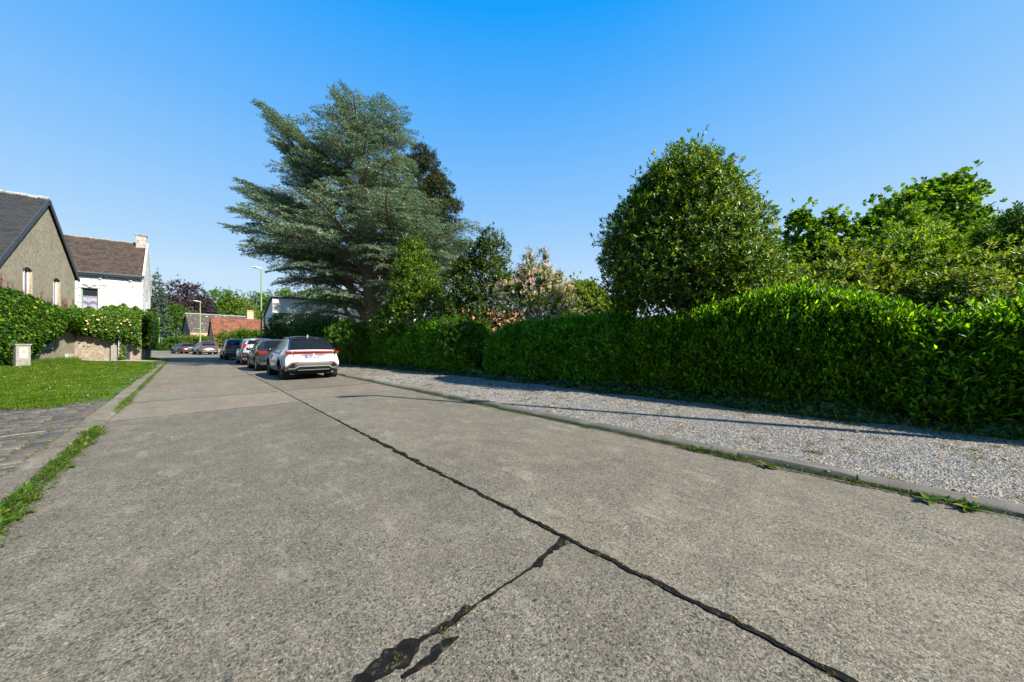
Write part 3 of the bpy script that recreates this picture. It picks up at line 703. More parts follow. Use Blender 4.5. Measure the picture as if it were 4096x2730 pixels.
roof_slab([Lc+n2*.28+Vector((0, 0, H2-.02)), n2*.28+Vector((.02, 0, H2-.02)), rid, rid+Lc], .10, M['browntile'], 'roof', h2)
roof_slab([Bc+Vector((.02, .2, H2-.95)), LBc+Vector((0, .2, H2-.95)), rid+Lc-Vector((0, 0, .01)), rid-Vector((0, 0, .01))], .10, M['browntile'], 'roof', h2)
# gable parapet strip (white raised verge)
beam((.03, -.25, H2-.05), (.03, 3.7, ZR+.06), .12, .26, 'parapet', M['whitepaint'], h2); beam((.03, 3.7, ZR+.06), (.03, 7.7, H2-.95), .12, .26, 'parapet', M['whitepaint'], h2)
gt = MB(); gt.box(-.07, .07, 0, W2, -.06, .06, Matrix.Translation(n2*.36+Vector((.1, 0, H2-.08))) @ fd.to_track_quat('Y', 'Z').to_matrix().to_4x4()); gt.build('gutter', M['zinc'], h2)
co = MB(); co.box(-.06, .06, 0, W2, -.10, .07, Matrix.Translation(n2*.22+Vector((.02, 0, H2-.16))) @ fd.to_track_quat('Y', 'Z').to_matrix().to_4x4()); co.build('cornice', M['whitepaint'], h2)
rdg = MB()
for k in range(36): p = rid+fd*(k*.31)+Vector((0, 0, .02+.02*math.sin(k*1.7))); rdg.tube([tuple(p), tuple(p+fd*.29)], .09, 8)
rdg.build('ridge', M['coping'], h2)
ch = MB(); ch.box(-.72, -.02, 3.3, 3.95, ZR-.7, ZR+.82); ch.box(-.78, .04, 3.24, 4.01, ZR+.82, ZR+.90); c_ = ch.build('chimney', M['chim'], h2)
db = MB(); db.box(.02, .62, -.9, -.2, .0, 1.05); db.box(-.02, .66, -.94, -.16, 1.05, 1.1)
dbo = db.build('utility_box', M['stonegrey'], bevel=.01); dbo.location = tuple(A2+Vector((-.1, 0, 0))); tag(dbo, 'pale grey utility box standing at the foot of the white house corner', 'utility box')

# ---------------------------------------------------------------- garden wall, gate and pier between the two houses
def gwall(name, a, b, h_, th, mat, label, cope=True):
    a = Vector(a); b = Vector(b); d = (b-a).normalized(); nn = Vector((d.y, -d.x, 0)); e = empty(name, tuple(a), label=label, cat='garden wall')
    L = (b-a).length; P = [Vector((0, 0, 0)), d*L, d*L-nn*th, -nn*th]
    MB().prism([tuple(p) for p in P], [tuple(p+Vector((0, 0, h_))) for p in P]).build('wall', mat, e)
    if cope:
        c = MB(); s_ = nn*.13; P = [s_-d*.05, d*(L+.05)+s_, d*(L+.05)-nn*th-s_, -nn*th-s_-d*.05]; T = [p+Vector((0, 0, .10)) for p in P]; mid = [(P[0]+P[3])/2+Vector((0, 0, .36)), (P[1]+P[2])/2+Vector((0, 0, .36))]
        U = [p+Vector((0, 0, h_)) for p in P]; T = [p+Vector((0, 0, h_)) for p in T]; m0, m1 = mid[0]+Vector((0, 0, h_)), mid[1]+Vector((0, 0, h_))
        c.face(U[::-1]); 
        for i in range(4): j = (i+1) % 4; c.face([U[i], U[j], T[j], T[i]])
        c.face([T[0], T[1], m1, m0]); c.face([T[2], T[3], m0, m1]); c.face([T[1], T[2], m1]); c.face([T[3], T[0], m0])
        c.build('coping', M['coping'], e)
    return e
gA = (-5.95, 38.45, 0); gB = (-4.25, 38.15, 0)
gwall('garden_wall', gA, gB, 1.75, .32, M['oldwhitebrick'], 'low limewashed brick garden wall with a stone coping next to the cream house')
pr = empty('gate_pier', (-4.10, 38.1, 0), R(-9), label='slim stone gate pier at the end of the coped garden wall', cat='gate pier')
MB().box(-.14, .14, -.15, .15, 0, 2.35).build('shaft', M['coping'], pr); MB().box(-.18, .18, -.19, .19, 2.35, 2.45).build('cap', M['coping'], pr)
M['ironbars'] = simple('dark rusty iron', (.075, .06, .055), .7, var=.3)
gt = empty('iron_gate', (-3.95, 38.05, 0), R(-5), label='rusty iron bar gate half overgrown by creeper beside the garden wall', cat='gate')
f_ = MB(); f_.box(.0, .62, -.02, .02, .15, .20); f_.box(0, .62, -.02, .02, 1.45, 1.5); f_.box(0, .62, -.02, .02, .7, .73); f_.box(0, .04, -.025, .025, .05, 1.6); f_.box(.58, .62, -.025, .025, .05, 1.6); f_.build('frame', M['ironbars'], gt)
for k in range(8): MB().tube([(.09+k*.063, 0, .1), (.09+k*.063, 0, 1.55)], .012, 6).build('bar', M['ironbars'], gt)
gwall('garden_wall', (-3.32, 38.0, 0), (-2.80, 37.92, 0), 1.6, .3, M['oldwhitebrick'], 'short stub of brick garden wall on the street side of the iron gate', False)
gwall('garden_wall', (-2.80, 38.25, 0), (-3.0, 45.5, 0), 1.55, .3, M['oldwhitebrick'], 'creeper hung brick garden wall running back to the white house corner', False)

# ---------------------------------------------------------------- far houses
def gabled(name, p0, dirv, L, Dp, he, hr, wallm, roofm, label, gablem=None, cat='house', win=()):
    dv = Vector((dirv[0], dirv[1], 0)).normalized(); bk = Vector((-dv.y, dv.x, 0)); e = empty(name, p0, label=label, cat=cat)
    holes = list(win)
    pt_, w_ = wall_poly((0, 0), dv, [(0, 0), (L, 0), (L, he), (0, he)], holes, wallm, 'wall', e, .15)
    for h in holes: framed_window(pt_, h, e, M['whiteframe'], M['glass'], .1, .08)
    g = MB(); z = Vector((0, 0, 1)); O = Vector((0, 0, 0))
    g.face([bk*Dp, O, z*he, bk*Dp/2+z*hr, bk*Dp+z*he], [(Dp, 0), (0, 0), (0, he), (Dp/2, hr), (Dp, he)]); g.face([dv*L, dv*L+bk*Dp, dv*L+bk*Dp+z*he, dv*L+bk*Dp/2+z*hr, dv*L+z*he], [(0, 0), (Dp, 0), (Dp, he), (Dp/2, hr), (0, he)])
    g.face([dv*L+bk*Dp, bk*Dp, bk*Dp+z*he, dv*L+bk*Dp+z*he], [(0, 0)]*4); g.build('gable', gablem or wallm, e)
    s_ = (hr-he)/(Dp/2); o = .18
    roof_slab([-dv*o-bk*o+z*(he-s_*o+.14), dv*(L+o)-bk*o+z*(he-s_*o+.14), dv*(L+o)+bk*Dp/2+z*(hr+.14), -dv*o+bk*Dp/2+z*(hr+.14)], .12, roofm, 'roof', e)
    roof_slab([dv*(L+o)+bk*(Dp+o)+z*(he-s_*o+.14), -dv*o+bk*(Dp+o)+z*(he-s_*o+.14), -dv*o+bk*Dp/2+z*(hr+.13), dv*(L+o)+bk*Dp/2+z*(hr+.13)], .12, roofm, 'roof', e)
    MB().box(0, L, -.07, .07, -.06, .06, Matrix.Translation(-bk*(o+.08)+z*(he-s_*o+.03)) @ Matrix.Rotation(math.atan2(dv.y, dv.x), 4, 'Z')).build('gutter', M['zinc'], e)
    return e, dv, bk
e, dv, bk = gabled('slate_house', (-.18, 94.9, -.4), (.985, .174), 12.0, 7.0, 4.65, 8.1, M['salmon'], M['lichenslate'], 'salmon rendered house far down the street with a grey roof speckled with pale lichen', M['darkwall'], win=[(3.7, 5.2, 2.0, 3.9)])
MB().tube([tuple(-dv*.2+bk*3.5+Vector((0, 0, 8.28))), tuple(dv*11.6+bk*3.5+Vector((0, 0, 8.28)))], .10, 6).build('ridge', M['ridge'], e)
cc = dv*11.0+bk*3.5; MB().box(-.6, .6, -.6, .6, 7.0, 9.6, Matrix.Translation(cc)).box(-.68, .68, -.68, .68, 9.6, 9.75, Matrix.Translation(cc)).build('chimney', M['salmon'], e)
gabled('brick_barn', (2.72, 74, -.2), (.995, .10), 7.0, 5.2, 3.1, 6.0, M['redbrick'], M['redtile'], 'small brick barn with a rust red tiled roof in front of the lichen speckled house', cat='barn')
gabled('brick_cottage', (16.0, 25.2, 0), (.718, -.696), 7.0, 5.0, 2.5, 4.6, M['orangebrick'], M['orangetile'], 'orange brick and tile cottage glimpsed behind the dark evergreen and the hedge')
# white block behind the cedar
k = .84
wb = empty('white_block_house', (5.96, 41.4, 0), label='modern white house with sloping dark roof edges seen behind the cedar', cat='house')
g = MB(); HT, HB, DD, LN = 6.1, 4.5, 4.8, 16.0
g.face([(0, DD, 0), (0, 0, 0), (0, 0, HT), (0, DD, HB)], [(0, 0)]*4); g.face([(LN, 0, 0), (LN, DD, 0), (LN, DD, HB), (LN, 0, HT)], [(0, 0)]*4); g.face([(LN, DD, 0), (0, DD, 0), (0, DD, HB), (LN, DD, HB)], [(0, 0)]*4)
g.build('side_wall', M['whitepaint'], wb)
wh_ = [(6.8, 7.8, 2.2, 4.4), (9.6, 10.7, 2.2, 4.4), (12.8, 13.9, 2.2, 4.4)]
ptw, _w = wall_poly((0, 0), (1, 0), [(0, 0), (LN, 0), (LN, HT), (0, HT)], wh_, M['whitepaint'], 'wall', wb, .2)
for h in wh_: framed_window(ptw, h, wb, M['zinc'], M['glass'], .15, .08)
roof_slab([(-.15, -.2, HT+.2), (LN+.2, -.2, HT+.2), (LN+.2, DD+.2, HB+.07), (-.15, DD+.2, HB+.07)], .14, M['slateedge'], 'roof', wb)
roof_slab([(.05, -2.2, 2.3), (6.2, -2.2, 2.3), (6.2, -.02, 4.55), (.05, -.02, 4.55)], .12, M['slate'], 'lean_to_roof', wb)
MB().face([(.01, 0, 0), (.01, -2.1, 0), (.01, -2.1, 2.2), (.01, 0, 4.4)]).face([(0, -2.1, 0), (6.2, -2.1, 0), (6.2, -2.1, 2.2), (0, -2.1, 2.2)]).build('lean_to_wall', M['whitepaint'], wb)
MB().tube([(-.08, 4.5, 4.4), (-.08, 4.5, 0)], .06, 6).build('downpipe', M['zinc'], wb)
ga = empty('garage', (5.05, 37.9, 0), label='low white garage with a flat dark roof edge behind the street lamp', cat='garage')
MB().box(0, 2.6, 0, 1.2, 0, 1.98).build('wall', M['whitepaint'], ga); MB().box(-.12, 2.72, -.12, 1.3, 1.98, 2.2).build('roof', M['slateedge'], ga)
# ---------------------------------------------------------------- foliage materials
M['laurel'] = leafmat('laurel leaves', [(0, (.025, .095, .006)), (.5, (.055, .18, .010)), (.85, (.11, .27, .014)), (1, (.20, .36, .02))], .40, .45, spec=.15)
M['laurelnear'] = leafmat('narrow laurel leaves', [(0, (.012, .055, .004)), (.45, (.030, .11, .006)), (.75, (.10, .25, .009)), (1, (.26, .43, .012))], .48, .42, spec=.18)
M['core'] = simple('dark core with painted shade', (.012, .018, .006), .95, var=.4)  # near black fill for foliage interiors, their shade painted in
M['bark'] = simple('grey brown bark', (.14, .105, .075), .95, var=.3, bump=.9, bscale=14)
M['barkdark'] = simple('dark bark', (.06, .048, .038), .95, var=.3, bump=.9, bscale=14)
M['holly'] = leafmat('glossy evergreen leaves', [(0, (.012, .040, .004)), (.45, (.030, .084, .006)), (.75, (.080, .165, .010)), (.95, (.19, .28, .015)), (1, (.30, .25, .03))], .33, .42, spec=.25)
M['hollydark'] = leafmat('dark evergreen leaves', [(0, (.010, .030, .004)), (.5, (.026, .060, .006)), (.85, (.065, .115, .010)), (1, (.15, .17, .02))], .25, .45, spec=.3)
M['hollyyellow'] = leafmat('yellow green leathery leaves', [(0, (.026, .08, .005)), (.45, (.065, .16, .008)), (.85, (.14, .27, .012)), (1, (.25, .32, .03))], .38, .45, spec=.22)
M['lime'] = leafmat('soft lime green leaves', [(0, (.022, .075, .006)), (.6, (.055, .14, .009)), (1, (.13, .24, .015))], .45, .55, spec=.15)
M['fresh'] = leafmat('fresh yellow green leaves', [(0, (.05, .10, .008)), (.6, (.10, .17, .014)), (1, (.18, .24, .03))], .4, .5)
M['mid'] = leafmat('mid green leaves', [(0, (.018, .058, .006)), (.6, (.045, .115, .010)), (1, (.10, .19, .016))], .34, .5, spec=.2)
M['purple'] = leafmat('dark purple beech leaves', [(0, (.012, .008, .014)), (.6, (.026, .014, .024)), (1, (.05, .026, .034))], .2, .5, (1.6, .9, .9))
M['spruce'] = leafmat('blue green needles', [(0, (.02, .045, .032)), (.6, (.04, .08, .055)), (1, (.07, .11, .07))], .12, .6, (1.2, 1.2, .8))
M['cedar'] = leafmat('blue grey cedar needles', [(0, (.07, .125, .090)), (.5, (.14, .225, .165)), (.88, (.23, .33, .25)), (.97, (.28, .38, .26)), (1, (.20, .14, .06))], .2, .6, (1.1, 1.15, .85), spec=.15)
M['pine'] = leafmat('dark pine needles', [(0, (.014, .026, .010)), (.6, (.03, .048, .018)), (.95, (.05, .065, .025)), (1, (.10, .07, .03))], .1, .6, spec=.15)
M['creeper'] = leafmat('virginia creeper leaves', [(0, (.012, .045, .003)), (.5, (.030, .092, .005)), (.85, (.07, .15, .008)), (1, (.17, .24, .012))], .28, .42, spec=.2)
M['redshoot'] = leafmat('young red creeper shoots', [(0, (.16, .05, .04)), (1, (.26, .10, .07))], .3, .5, (1.4, 1, .8))
M['ivy'] = leafmat('ground ivy leaves', [(0, (.012, .042, .008)), (.6, (.03, .075, .015)), (.95, (.06, .12, .022)), (1, (.18, .15, .03))], .2, .38)
M['grass'] = leafmat('grass blades', [(0, (.014, .056, .003)), (.45, (.040, .110, .005)), (.78, (.085, .165, .008)), (.92, (.16, .18, .03)), (1, (.26, .22, .09))], .34, .5, spec=.1)
M['weed'] = leafmat('kerb weeds', [(0, (.018, .06, .005)), (.6, (.042, .105, .009)), (.93, (.085, .15, .014)), (1, (.22, .17, .06))], .28, .5, spec=.2)
M['moss'] = leafmat('mossy tufts', [(0, (.03, .05, .008)), (.6, (.07, .085, .014)), (1, (.17, .14, .05))], .3, .6, spec=.1)
M['flower'] = leafmat('pale pink blossom', [(0, (.34, .23, .19)), (.5, (.48, .38, .33)), (1, (.58, .52, .47))], .3, .7, (1.1, 1, 1), spec=.1)
M['whiteflower'] = leafmat('white and cream roses', [(0, (.80, .72, .55)), (.7, (.85, .82, .75)), (1, (.80, .40, .42))], .2, .6, (1, 1, 1))
M['daisy'] = simple('white daisy heads', (.85, .85, .80), .7, var=.03)

# ---------------------------------------------------------------- hedges
def hedge(name, y0, y1, xf, dep, hf, seed, mat, L, Wd, dens, label, ragged=.06, per=7, shoot=.16, foot=.05, upw=.75, beta=(.5, 1.1), er_=.8):
    rg = np.random.default_rng(seed); lum = Lump(rg, 1.5); root = empty(name, (float(xf((y0+y1)/2)), (y0+y1)/2, 0), label=label, cat='hedge', group='clipped laurel hedges along the gravel verge')
    off = np.array(root.location)
    def surf(s, q):
        """s along 0..1; q around the section: 0 foot of front .. 1 .. top .. back"""
        y = y0+(y1-y0)*s; e = np.minimum(s, 1-s)*(y1-y0); rd = np.clip(e/er_, 0, 1); rd = np.sqrt(1-(1-rd)**2)*.75+.25
        H = hf(y)*(.55+.45*rd); d = dep*(.35+.65*rd); x0 = xf(y)+(dep-d)*.5
        # superellipse section
        a = q; cx = np.sign(np.cos(a))*np.abs(np.cos(a))**.45; sz = np.abs(np.sin(a))**.42
        X = x0+d*.5*(1-cx); Z = foot+(H-foot)*sz
        nx = -np.sign(np.cos(a))*np.abs(np.cos(a))**1.4; nz = np.abs(np.sin(a))**1.6; ny = np.where(s < .5, -1, 1)*np.clip(1-e/.7, 0, 1)*.9
        Nn = nrm(np.stack([nx, ny, nz+.02], -1)); P = np.stack([X, y, Z], -1)
        P = P+Nn*(lum(P)*ragged)[:, None]
        return P, Nn
    # section angle chosen so that points are spread evenly over front, top and back
    aa = np.linspace(.0005, PI-.0005, 600); qx = .5*dep*(1-np.sign(np.cos(aa))*np.abs(np.cos(aa))**.45); qz = 2.0*np.abs(np.sin(aa))**.42
    arc = np.concatenate([[0], np.cumsum(np.hypot(np.diff(qx), np.diff(qz)))]); cut = 2.0+dep+.5
    inv = lambda r: np.interp(r, arc, aa)
    n = int(dens*(y1-y0)*cut)
    s = rg.uniform(0, 1, n); q = inv(rg.uniform(0, 1, n)*min(cut, arc[-1]))
    # even out: front is 0..~.45
    P, Nn = surf(s, q)
    P = P-Nn*(rg.uniform(0, 1, n)**1.4*.24)[:, None]
    A = Nn*.55+np.array([0, 0, upw])+rg.normal(0, .34, (n, 3))
    stray = rg.random(n) < (.012 if L < .1 else .03); P = P+A*(stray*rg.uniform(.06, .17, n)*(1 if L < .11 else 1.3))[:, None]
    thin_ = Lump(rg, 3.2)(P); kp = (thin_+rg.normal(0, .35, n) > -1.75) | stray; P, Nn, A = P[kp], Nn[kp], A[kp]; n = len(P)
    B, D, N, Lr, Wr = sprigs(rg, P-off, A, shoot*rg.uniform(.5, 1.4, n), per, L, Wd, beta)
    link('foliage', leafmesh('foliage', B, D, N, Lr, Wr, 'ell', .22, .16), mat, root)
    # solid dark hull in place of branches, inner shade put into its colour
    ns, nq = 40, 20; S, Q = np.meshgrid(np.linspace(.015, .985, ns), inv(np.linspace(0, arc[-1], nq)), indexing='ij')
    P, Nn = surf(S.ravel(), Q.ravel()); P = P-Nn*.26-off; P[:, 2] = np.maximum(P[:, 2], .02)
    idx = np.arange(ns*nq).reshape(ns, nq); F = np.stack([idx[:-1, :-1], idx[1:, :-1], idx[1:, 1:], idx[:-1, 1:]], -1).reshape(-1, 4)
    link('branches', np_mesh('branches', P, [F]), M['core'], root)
    return root
def xfront(y): return np.interp(y, [-8, -1, 4, 10.5, 16, 24], [8.0, 8.0, 7.95, 7.85, 7.55, 7.0])
ip = lambda a, b: (lambda y: np.interp(y, a, b))
hedge('laurel_hedge', -6.5, -.35, xfront, 1.5, ip([-5, -2.2, -1.2, -.6, -.2], [1.9, 1.85, 1.72, 1.80, 1.86]), 11, M['laurelnear'], .10, .030, 430, 'loose ragged laurel hedge with large bright shoots at the right edge of the photo', .13, 7, .20, .05, .9, (.3, .9))
hedge('laurel_hedge', -1.1, 4.5, xfront, 1.9, ip([-1, -.2, .9, 1.4, 2.4, 3.9, 4.3], [1.75, 2.0, 2.28, 2.27, 2.07, 1.78, 1.70]), 12, M['laurelnear'], .08, .025, 700, 'tallest domed laurel hedge with fine upright leaves and a sunlit yellow green crest', .07, 7, .15, .05, 1.15, (.2, .75))
hedge('laurel_hedge', 4.0, 9.75, xfront, 1.7, ip([4, 5, 7, 8.5, 9.3, 9.8], [1.9, 2.02, 2.02, 1.95, 1.75, 1.4]), 13, M['laurel'], .10, .036, 400, 'broad leaved clipped laurel hedge directly left of the tallest domed hedge', .07, 7, .17)
hedge('laurel_hedge', 10.6, 16.4, xfront, 1.7, ip([10.5, 11.4, 12.5, 13.8, 15, 16.5], [1.5, 2.05, 2.25, 2.25, 2.05, 1.5]), 14, M['laurel'], .12, .044, 280, 'rounded laurel hedge mound beneath the dark evergreen and the narrow conical shrub', .08, 6, .18)
hedge('laurel_hedge', 15.8, 24.5, xfront, 1.7, ip([16, 17.3, 19, 22, 24], [1.6, 2.05, 2.15, 1.9, 1.6]), 15, M['laurel'], .13, .046, 210, 'farthest low laurel hedge directly behind the white car', .10, 6, .18)

# ---------------------------------------------------------------- ground ivy at the hedge foot
rg = np.random.default_rng(21)
n = 26000; y = rg.uniform(-5, 24, n)**1.0; y = np.where(rg.random(n) < .45, rg.uniform(-3, 6, n), y)
edge = xfront(y)-.34-.10*np.sin(y*1.7)-.07*np.sin(y*4.3+1)
t_ = rg.random(n); x = edge+t_*.55; z = .05+(t_**1.2)*.42*(1+.3*np.sin(y*2.6))*rg.uniform(.3, 1, n)
P = np.stack([x, y, z], -1); D = np.stack([rg.normal(-.5, .5, n), rg.normal(0, .7, n), rg.normal(-.1, .35, n)], -1); N = np.stack([rg.normal(-.55, .3, n), rg.normal(0, .3, n), rg.normal(.8, .3, n)], -1)
sz = rg.uniform(.045, .085, n)
o = link('ground_ivy', leafmesh('ground_ivy', P, D, N, sz, sz*.95, 'lobed', .08, .1), M['ivy']); tag(o, 'dark ivy carpet spilling from the foot of the hedges onto the gravel', 'ivy', kind='stuff')

# ---------------------------------------------------------------- broadleaf trees and shrubs
def limbs(rg, base, crown, h, r0, mat, root, nb=9, fork=.35, lean=(0, 0)):
    mb = MB(); top = Vector((lean[0], lean[1], h*.82)); n = 9; pts = []
    for i in range(n):
        t = i/(n-1); pts.append(Vector((lean[0]*t+.03*h*math.sin(t*5+r0*9)*t, lean[1]*t+.02*h*math.sin(t*4)*t, top.z*t)))
    rr = [r0*(1.25 if i == 0 else 1)*(1-.86*i/(n-1)) for i in range(n)]; mb.tube(pts, rr, 10)
    for k in range(nb):
        t = fork+(0.92-fork)*(k+rg.random()*.6)/nb; i = min(int(t*(n-1)), n-2); p = pts[i].lerp(pts[i+1], t*(n-1)-i)
        b = crown[k % len(crown)]; a = rg.uniform(0, 6.28)
        q = Vector((b[0]+b[3]*.75*math.cos(a), b[1]+b[4]*.75*math.sin(a), max(p.z+.1*h, b[2]+b[5]*rg.uniform(-.3, .6))))
        m = (p+q)/2+Vector((0, 0, -.04*h)); mb.tube([p, p.lerp(m, .6), m, q], [rr[i]*.6, rr[i]*.42, rr[i]*.3, .012], 6)
    return mb.build('trunk', mat, root, smooth=True)
def tree(name, base, crown, seed, mat, L, Wd, nsp, per, label, cat='tree', r0=.12, trunkm='bark', shape='ell', up=.55, rough=.12, gap=-.75, group=None, lfreq=1.3, inner=.5, shoot=1.3, fork=.35, lean=(0, 0), jit=.3, nb=9, trunk=True, beta=(.5, 1.1), flowers=None):
    rg = np.random.default_rng(seed); root = empty(name, base, label=label, cat=cat, group=group)
    H = max(b[2]+b[5] for b in crown)
    if trunk: limbs(rg, base, crown, H, r0, M[trunkm], root, nb, fork, lean)
    ar = np.array([(b[3]*b[4]+b[3]*b[5]+b[4]*b[5]) for b in crown]); cb = np.array(crown, float)
    pick = rg.choice(len(crown), nsp, p=ar/ar.sum()); d = rvec(rg, nsp); d[:, 2] = np.where(d[:, 2] < -.55, -d[:, 2], d[:, 2]); d = nrm(d)
    rad = 1-rg.uniform(0, 1, nsp)**1.7*inner
    lum = Lump(rg, lfreq*1.5/max(1, H*.25)); lum2 = Lump(rg, lfreq*3.5/max(1, H*.25))
    cpt = cb[pick, :3]; rr = cb[pick, 3:]
    surf = cpt+d*rr; k = 1+rough*lum(surf)+rough*.5*lum2(surf)
    P = cpt+d*rr*(rad*k)[:, None]
    # drop what sits deep inside a neighbour, and the holes
    keep = np.ones(nsp, bool)
    for j, b in enumerate(crown):
        q = (((P-cb[j, :3])/cb[j, 3:])**2).sum(-1); keep &= ~((q < .28) & (pick != j))
    keep &= lum2(P*1.7) > gap
    stray = rg.random(nsp) < .06; P = P+(d*.7+np.array([0, 0, .5]))*(stray*rg.uniform(.5, 2.4, nsp)*L*1.6)[:, None]; keep |= stray & (rad > .8)
    P, d = P[keep], d[keep]; n = len(P)
    A = d*(1-up)+np.array([0, 0, up])+rg.normal(0, jit, (n, 3))
    B, D, N, Lr, Wr = sprigs(rg, P, A, L*shoot*rg.uniform(.6, 1.3, n), per, L, Wd, beta)
    link('crown', leafmesh('crown', B, D, N, Lr, Wr, shape, .2, .18), mat, root)
    if flowers:
        fm, nf, fl, fw, pf, fup = flowers
        sel = rg.choice(n, nf); A = d[sel]*.8+np.array([0, 0, fup])+rg.normal(0, .25, (nf, 3))
        B, D, N, Lr, Wr = sprigs(rg, P[sel]+d[sel]*.12, A, fl*3.0, pf, fl, fw, (.9, 1.3)); link('flowers', leafmesh('flowers', B, D, N, Lr, Wr, 'ell', .3, .1), fm, root)
    return root
def at0(u, Z): x, y, _ = at(u, Z); return (x, y, 0)

# the big domed evergreen behind the hedges
x, y, _ = at(2725, 9.3)
def off(a, z, r, rz, dp=0): return (a*.718+dp*.696, -a*.696+dp*.718, z, r, r, rz)
tree('evergreen_tree', (x, y, 0), [off(.05, 4.3, 1.8, 2.05), off(0, 5.05, 1.25, 1.6), off(-.08, 3.4, 2.15, 1.6), off(.4, 3.0, 2.1, 1.2), off(.78, 4.15, 1.45, 1.4), off(-.68, 4.2, 1.4, 1.4), off(.5, 4.9, 1.0, 1.25), off(-.45, 5.0, .95, 1.2), off(-.2, 2.5, 1.75, .75)], 31, M['holly'], .09, .034, 21000, 8,
     'large dome shaped glossy evergreen tree towering over the hedges right of centre', r0=.14, up=.5, rough=.075, gap=-.9, inner=.5, fork=.2, nb=16, group='trees and shrubs behind the hedges', lfreq=2.2)
x, y, _ = at(3010, 9.6)
tree('evergreen_shrub', (x, y, 0), [(-.2, .2, 2.6, .85, .85, 1.0), (-.5, .5, 2.1, 1.0, 1.0, .9)], 32, M['hollyyellow'], .12, .046, 1900, 8,
     'sunlit yellow green evergreen shrub leaning on the right side of the large domed tree', 'shrub', r0=.07, up=.5, rough=.1, group='trees and shrubs behind the hedges')
x, y, _ = at(1652, 18.4)
tree('conical_shrub', (x, y, 0), [(0, 0, 5.6, .8, .8, 1.45), (0, 0, 4.3, 1.4, 1.4, 1.6), (0, 0, 2.8, 1.75, 1.75, 1.7), (-.7, .7, 2.2, 1.3, 1.3, 1.3), (.6, -.6, 3.2, 1.2, 1.2, 1.3)], 33, M['holly'], .12, .046, 6200, 7,
     'narrow cone shaped yellow green evergreen shrub in front of the cedar', 'shrub', r0=.1, up=.5, rough=.16, inner=.5, group='trees and shrubs behind the hedges')
x, y, _ = at(1935, 15.9)
tree('evergreen_shrub', (x, y, 0), [(.1, -.1, 5.5, 1.05, 1.05, 1.2), (0, 0, 4.2, 1.3, 1.3, 1.6), (-.15, .1, 2.6, 1.6, 1.6, 1.5), (-.7, .7, 3.9, .9, .9, 1.2), (.5, -.5, 3.3, 1.4, 1.4, 1.4), (-.5, .5, 2.0, 1.7, 1.7, 1.2), (-.4, .4, 4.7, .9, .9, 1.1)], 34, M['hollydark'], .13, .05, 5200, 7,
     'tall dark evergreen shrub right beside the pale pink flowering bush', 'shrub', r0=.1, up=.5, rough=.16, inner=.55, group='trees and shrubs behind the hedges')
x, y, _ = at(2125, 12.8)
tree('flowering_shrub', (x, y, 0), [(-.1, .1, 3.0, 1.1, 1.1, 1.1), (.35, -.35, 2.4, 1.25, 1.25, 1.0), (.75, -.7, 3.4, .24, .24, .85), (-.1, .1, 4.1, .24, .24, .9), (.3, -.3, 4.05, .22, .22, .85), (1.0, -.95, 3.0, .22, .22, .7), (.1, -.1, 3.5, .9, .9, .8), (-.6, .6, 3.3, .5, .5, .7)], 35, M['lime'], .075, .028, 5600, 7,
     'airy shrub covered in pale pink blossom beside the dark evergreen', 'shrub', r0=.06, up=.6, rough=.16, gap=-.5, inner=.75, group='trees and shrubs behind the hedges', flowers=(M['flower'], 1900, .048, .032, 10, .3))
x, y, _ = at(2325, 14.5)
tree('round_shrub', (x, y, 0), [(0, 0, 2.6, 1.25, 1.25, 1.45), (.7, -.6, 2.2, 1.3, 1.3, 1.2)], 36, M['fresh'], .09, .06, 4600, 6,
     'small bright yellow green leafy shrub between the pink bush and the large domed tree', 'shrub', r0=.07, rough=.08, group='trees and shrubs behind the hedges')
x, y, _ = at(3255, 12.5)
tree('lime_tree', (x, y, 0), [(.45, -.45, 5.35, .6, .6, .75), (-.35, .35, 5.45, .5, .5, .8), (0, 0, 4.5, .85, .85, .8), (-.75, .75, 4.2, .8, .8, .7), (.3, -.2, 3.5, 1.5, 1.5, 1.2), (-.2, 0, 2.4, 1.9, 1.9, 1.2)], 37, M['lime'], .12, .10, 5200, 6,
     'young soft leaved tree with an uneven forked top, just right of the large domed tree', r0=.09, up=.3, rough=.18, gap=-.6, group='trees and shrubs behind the hedges', lfreq=1.8)
x, y, _ = at(3640, 12.6)
Lr_ = (.718, -.696)
def off(a, z, r, rz, dp=0): return (a*.718+dp*.696, -a*.696+dp*.718, z, r, r, rz)
tree('leaning_tree', (x, y, 0), [off(1.1, 6.75, .95, .75), off(.3, 6.1, 1.3, .95), off(-.8, 5.3, 1.3, .95), off(-1.8, 4.5, 1.1, .9), off(.6, 5.0, 1.5, 1.0), off(-.6, 3.6, 1.7, 1.2)], 38, M['lime'], .13, .11, 7200, 6,
     'dark leafy tree with a slanting crown rising to a point at upper right', r0=.13, up=.2, rough=.12, gap=-.8, group='trees and shrubs behind the hedges', lean=(.7, -.7))
x, y, _ = at(3560, 9.3)
tree('tall_shrub', (x, y, 0), [off(0, 3.1, 1.0, 1.2), off(-.9, 2.6, .8, 1.0), off(.9, 3.2, .8, 1.1), off(.2, 2.2, 1.5, .9), off(.5, 4.3, .25, .75), off(-.1, 4.0, .3, .6), off(-.7, 3.5, .3, .7), off(1.1, 4.1, .3, .6), off(-1.4, 2.9, .35, .7)], 39, M['hollyyellow'], .105, .032, 8500, 7,
     'sunlit shrub with long narrow yellow green leaves in front of the leaning tree', 'shrub', r0=.08, up=.45, rough=.14, gap=-.9, group='trees and shrubs behind the hedges')
x, y, _ = at(4020, 8.6)
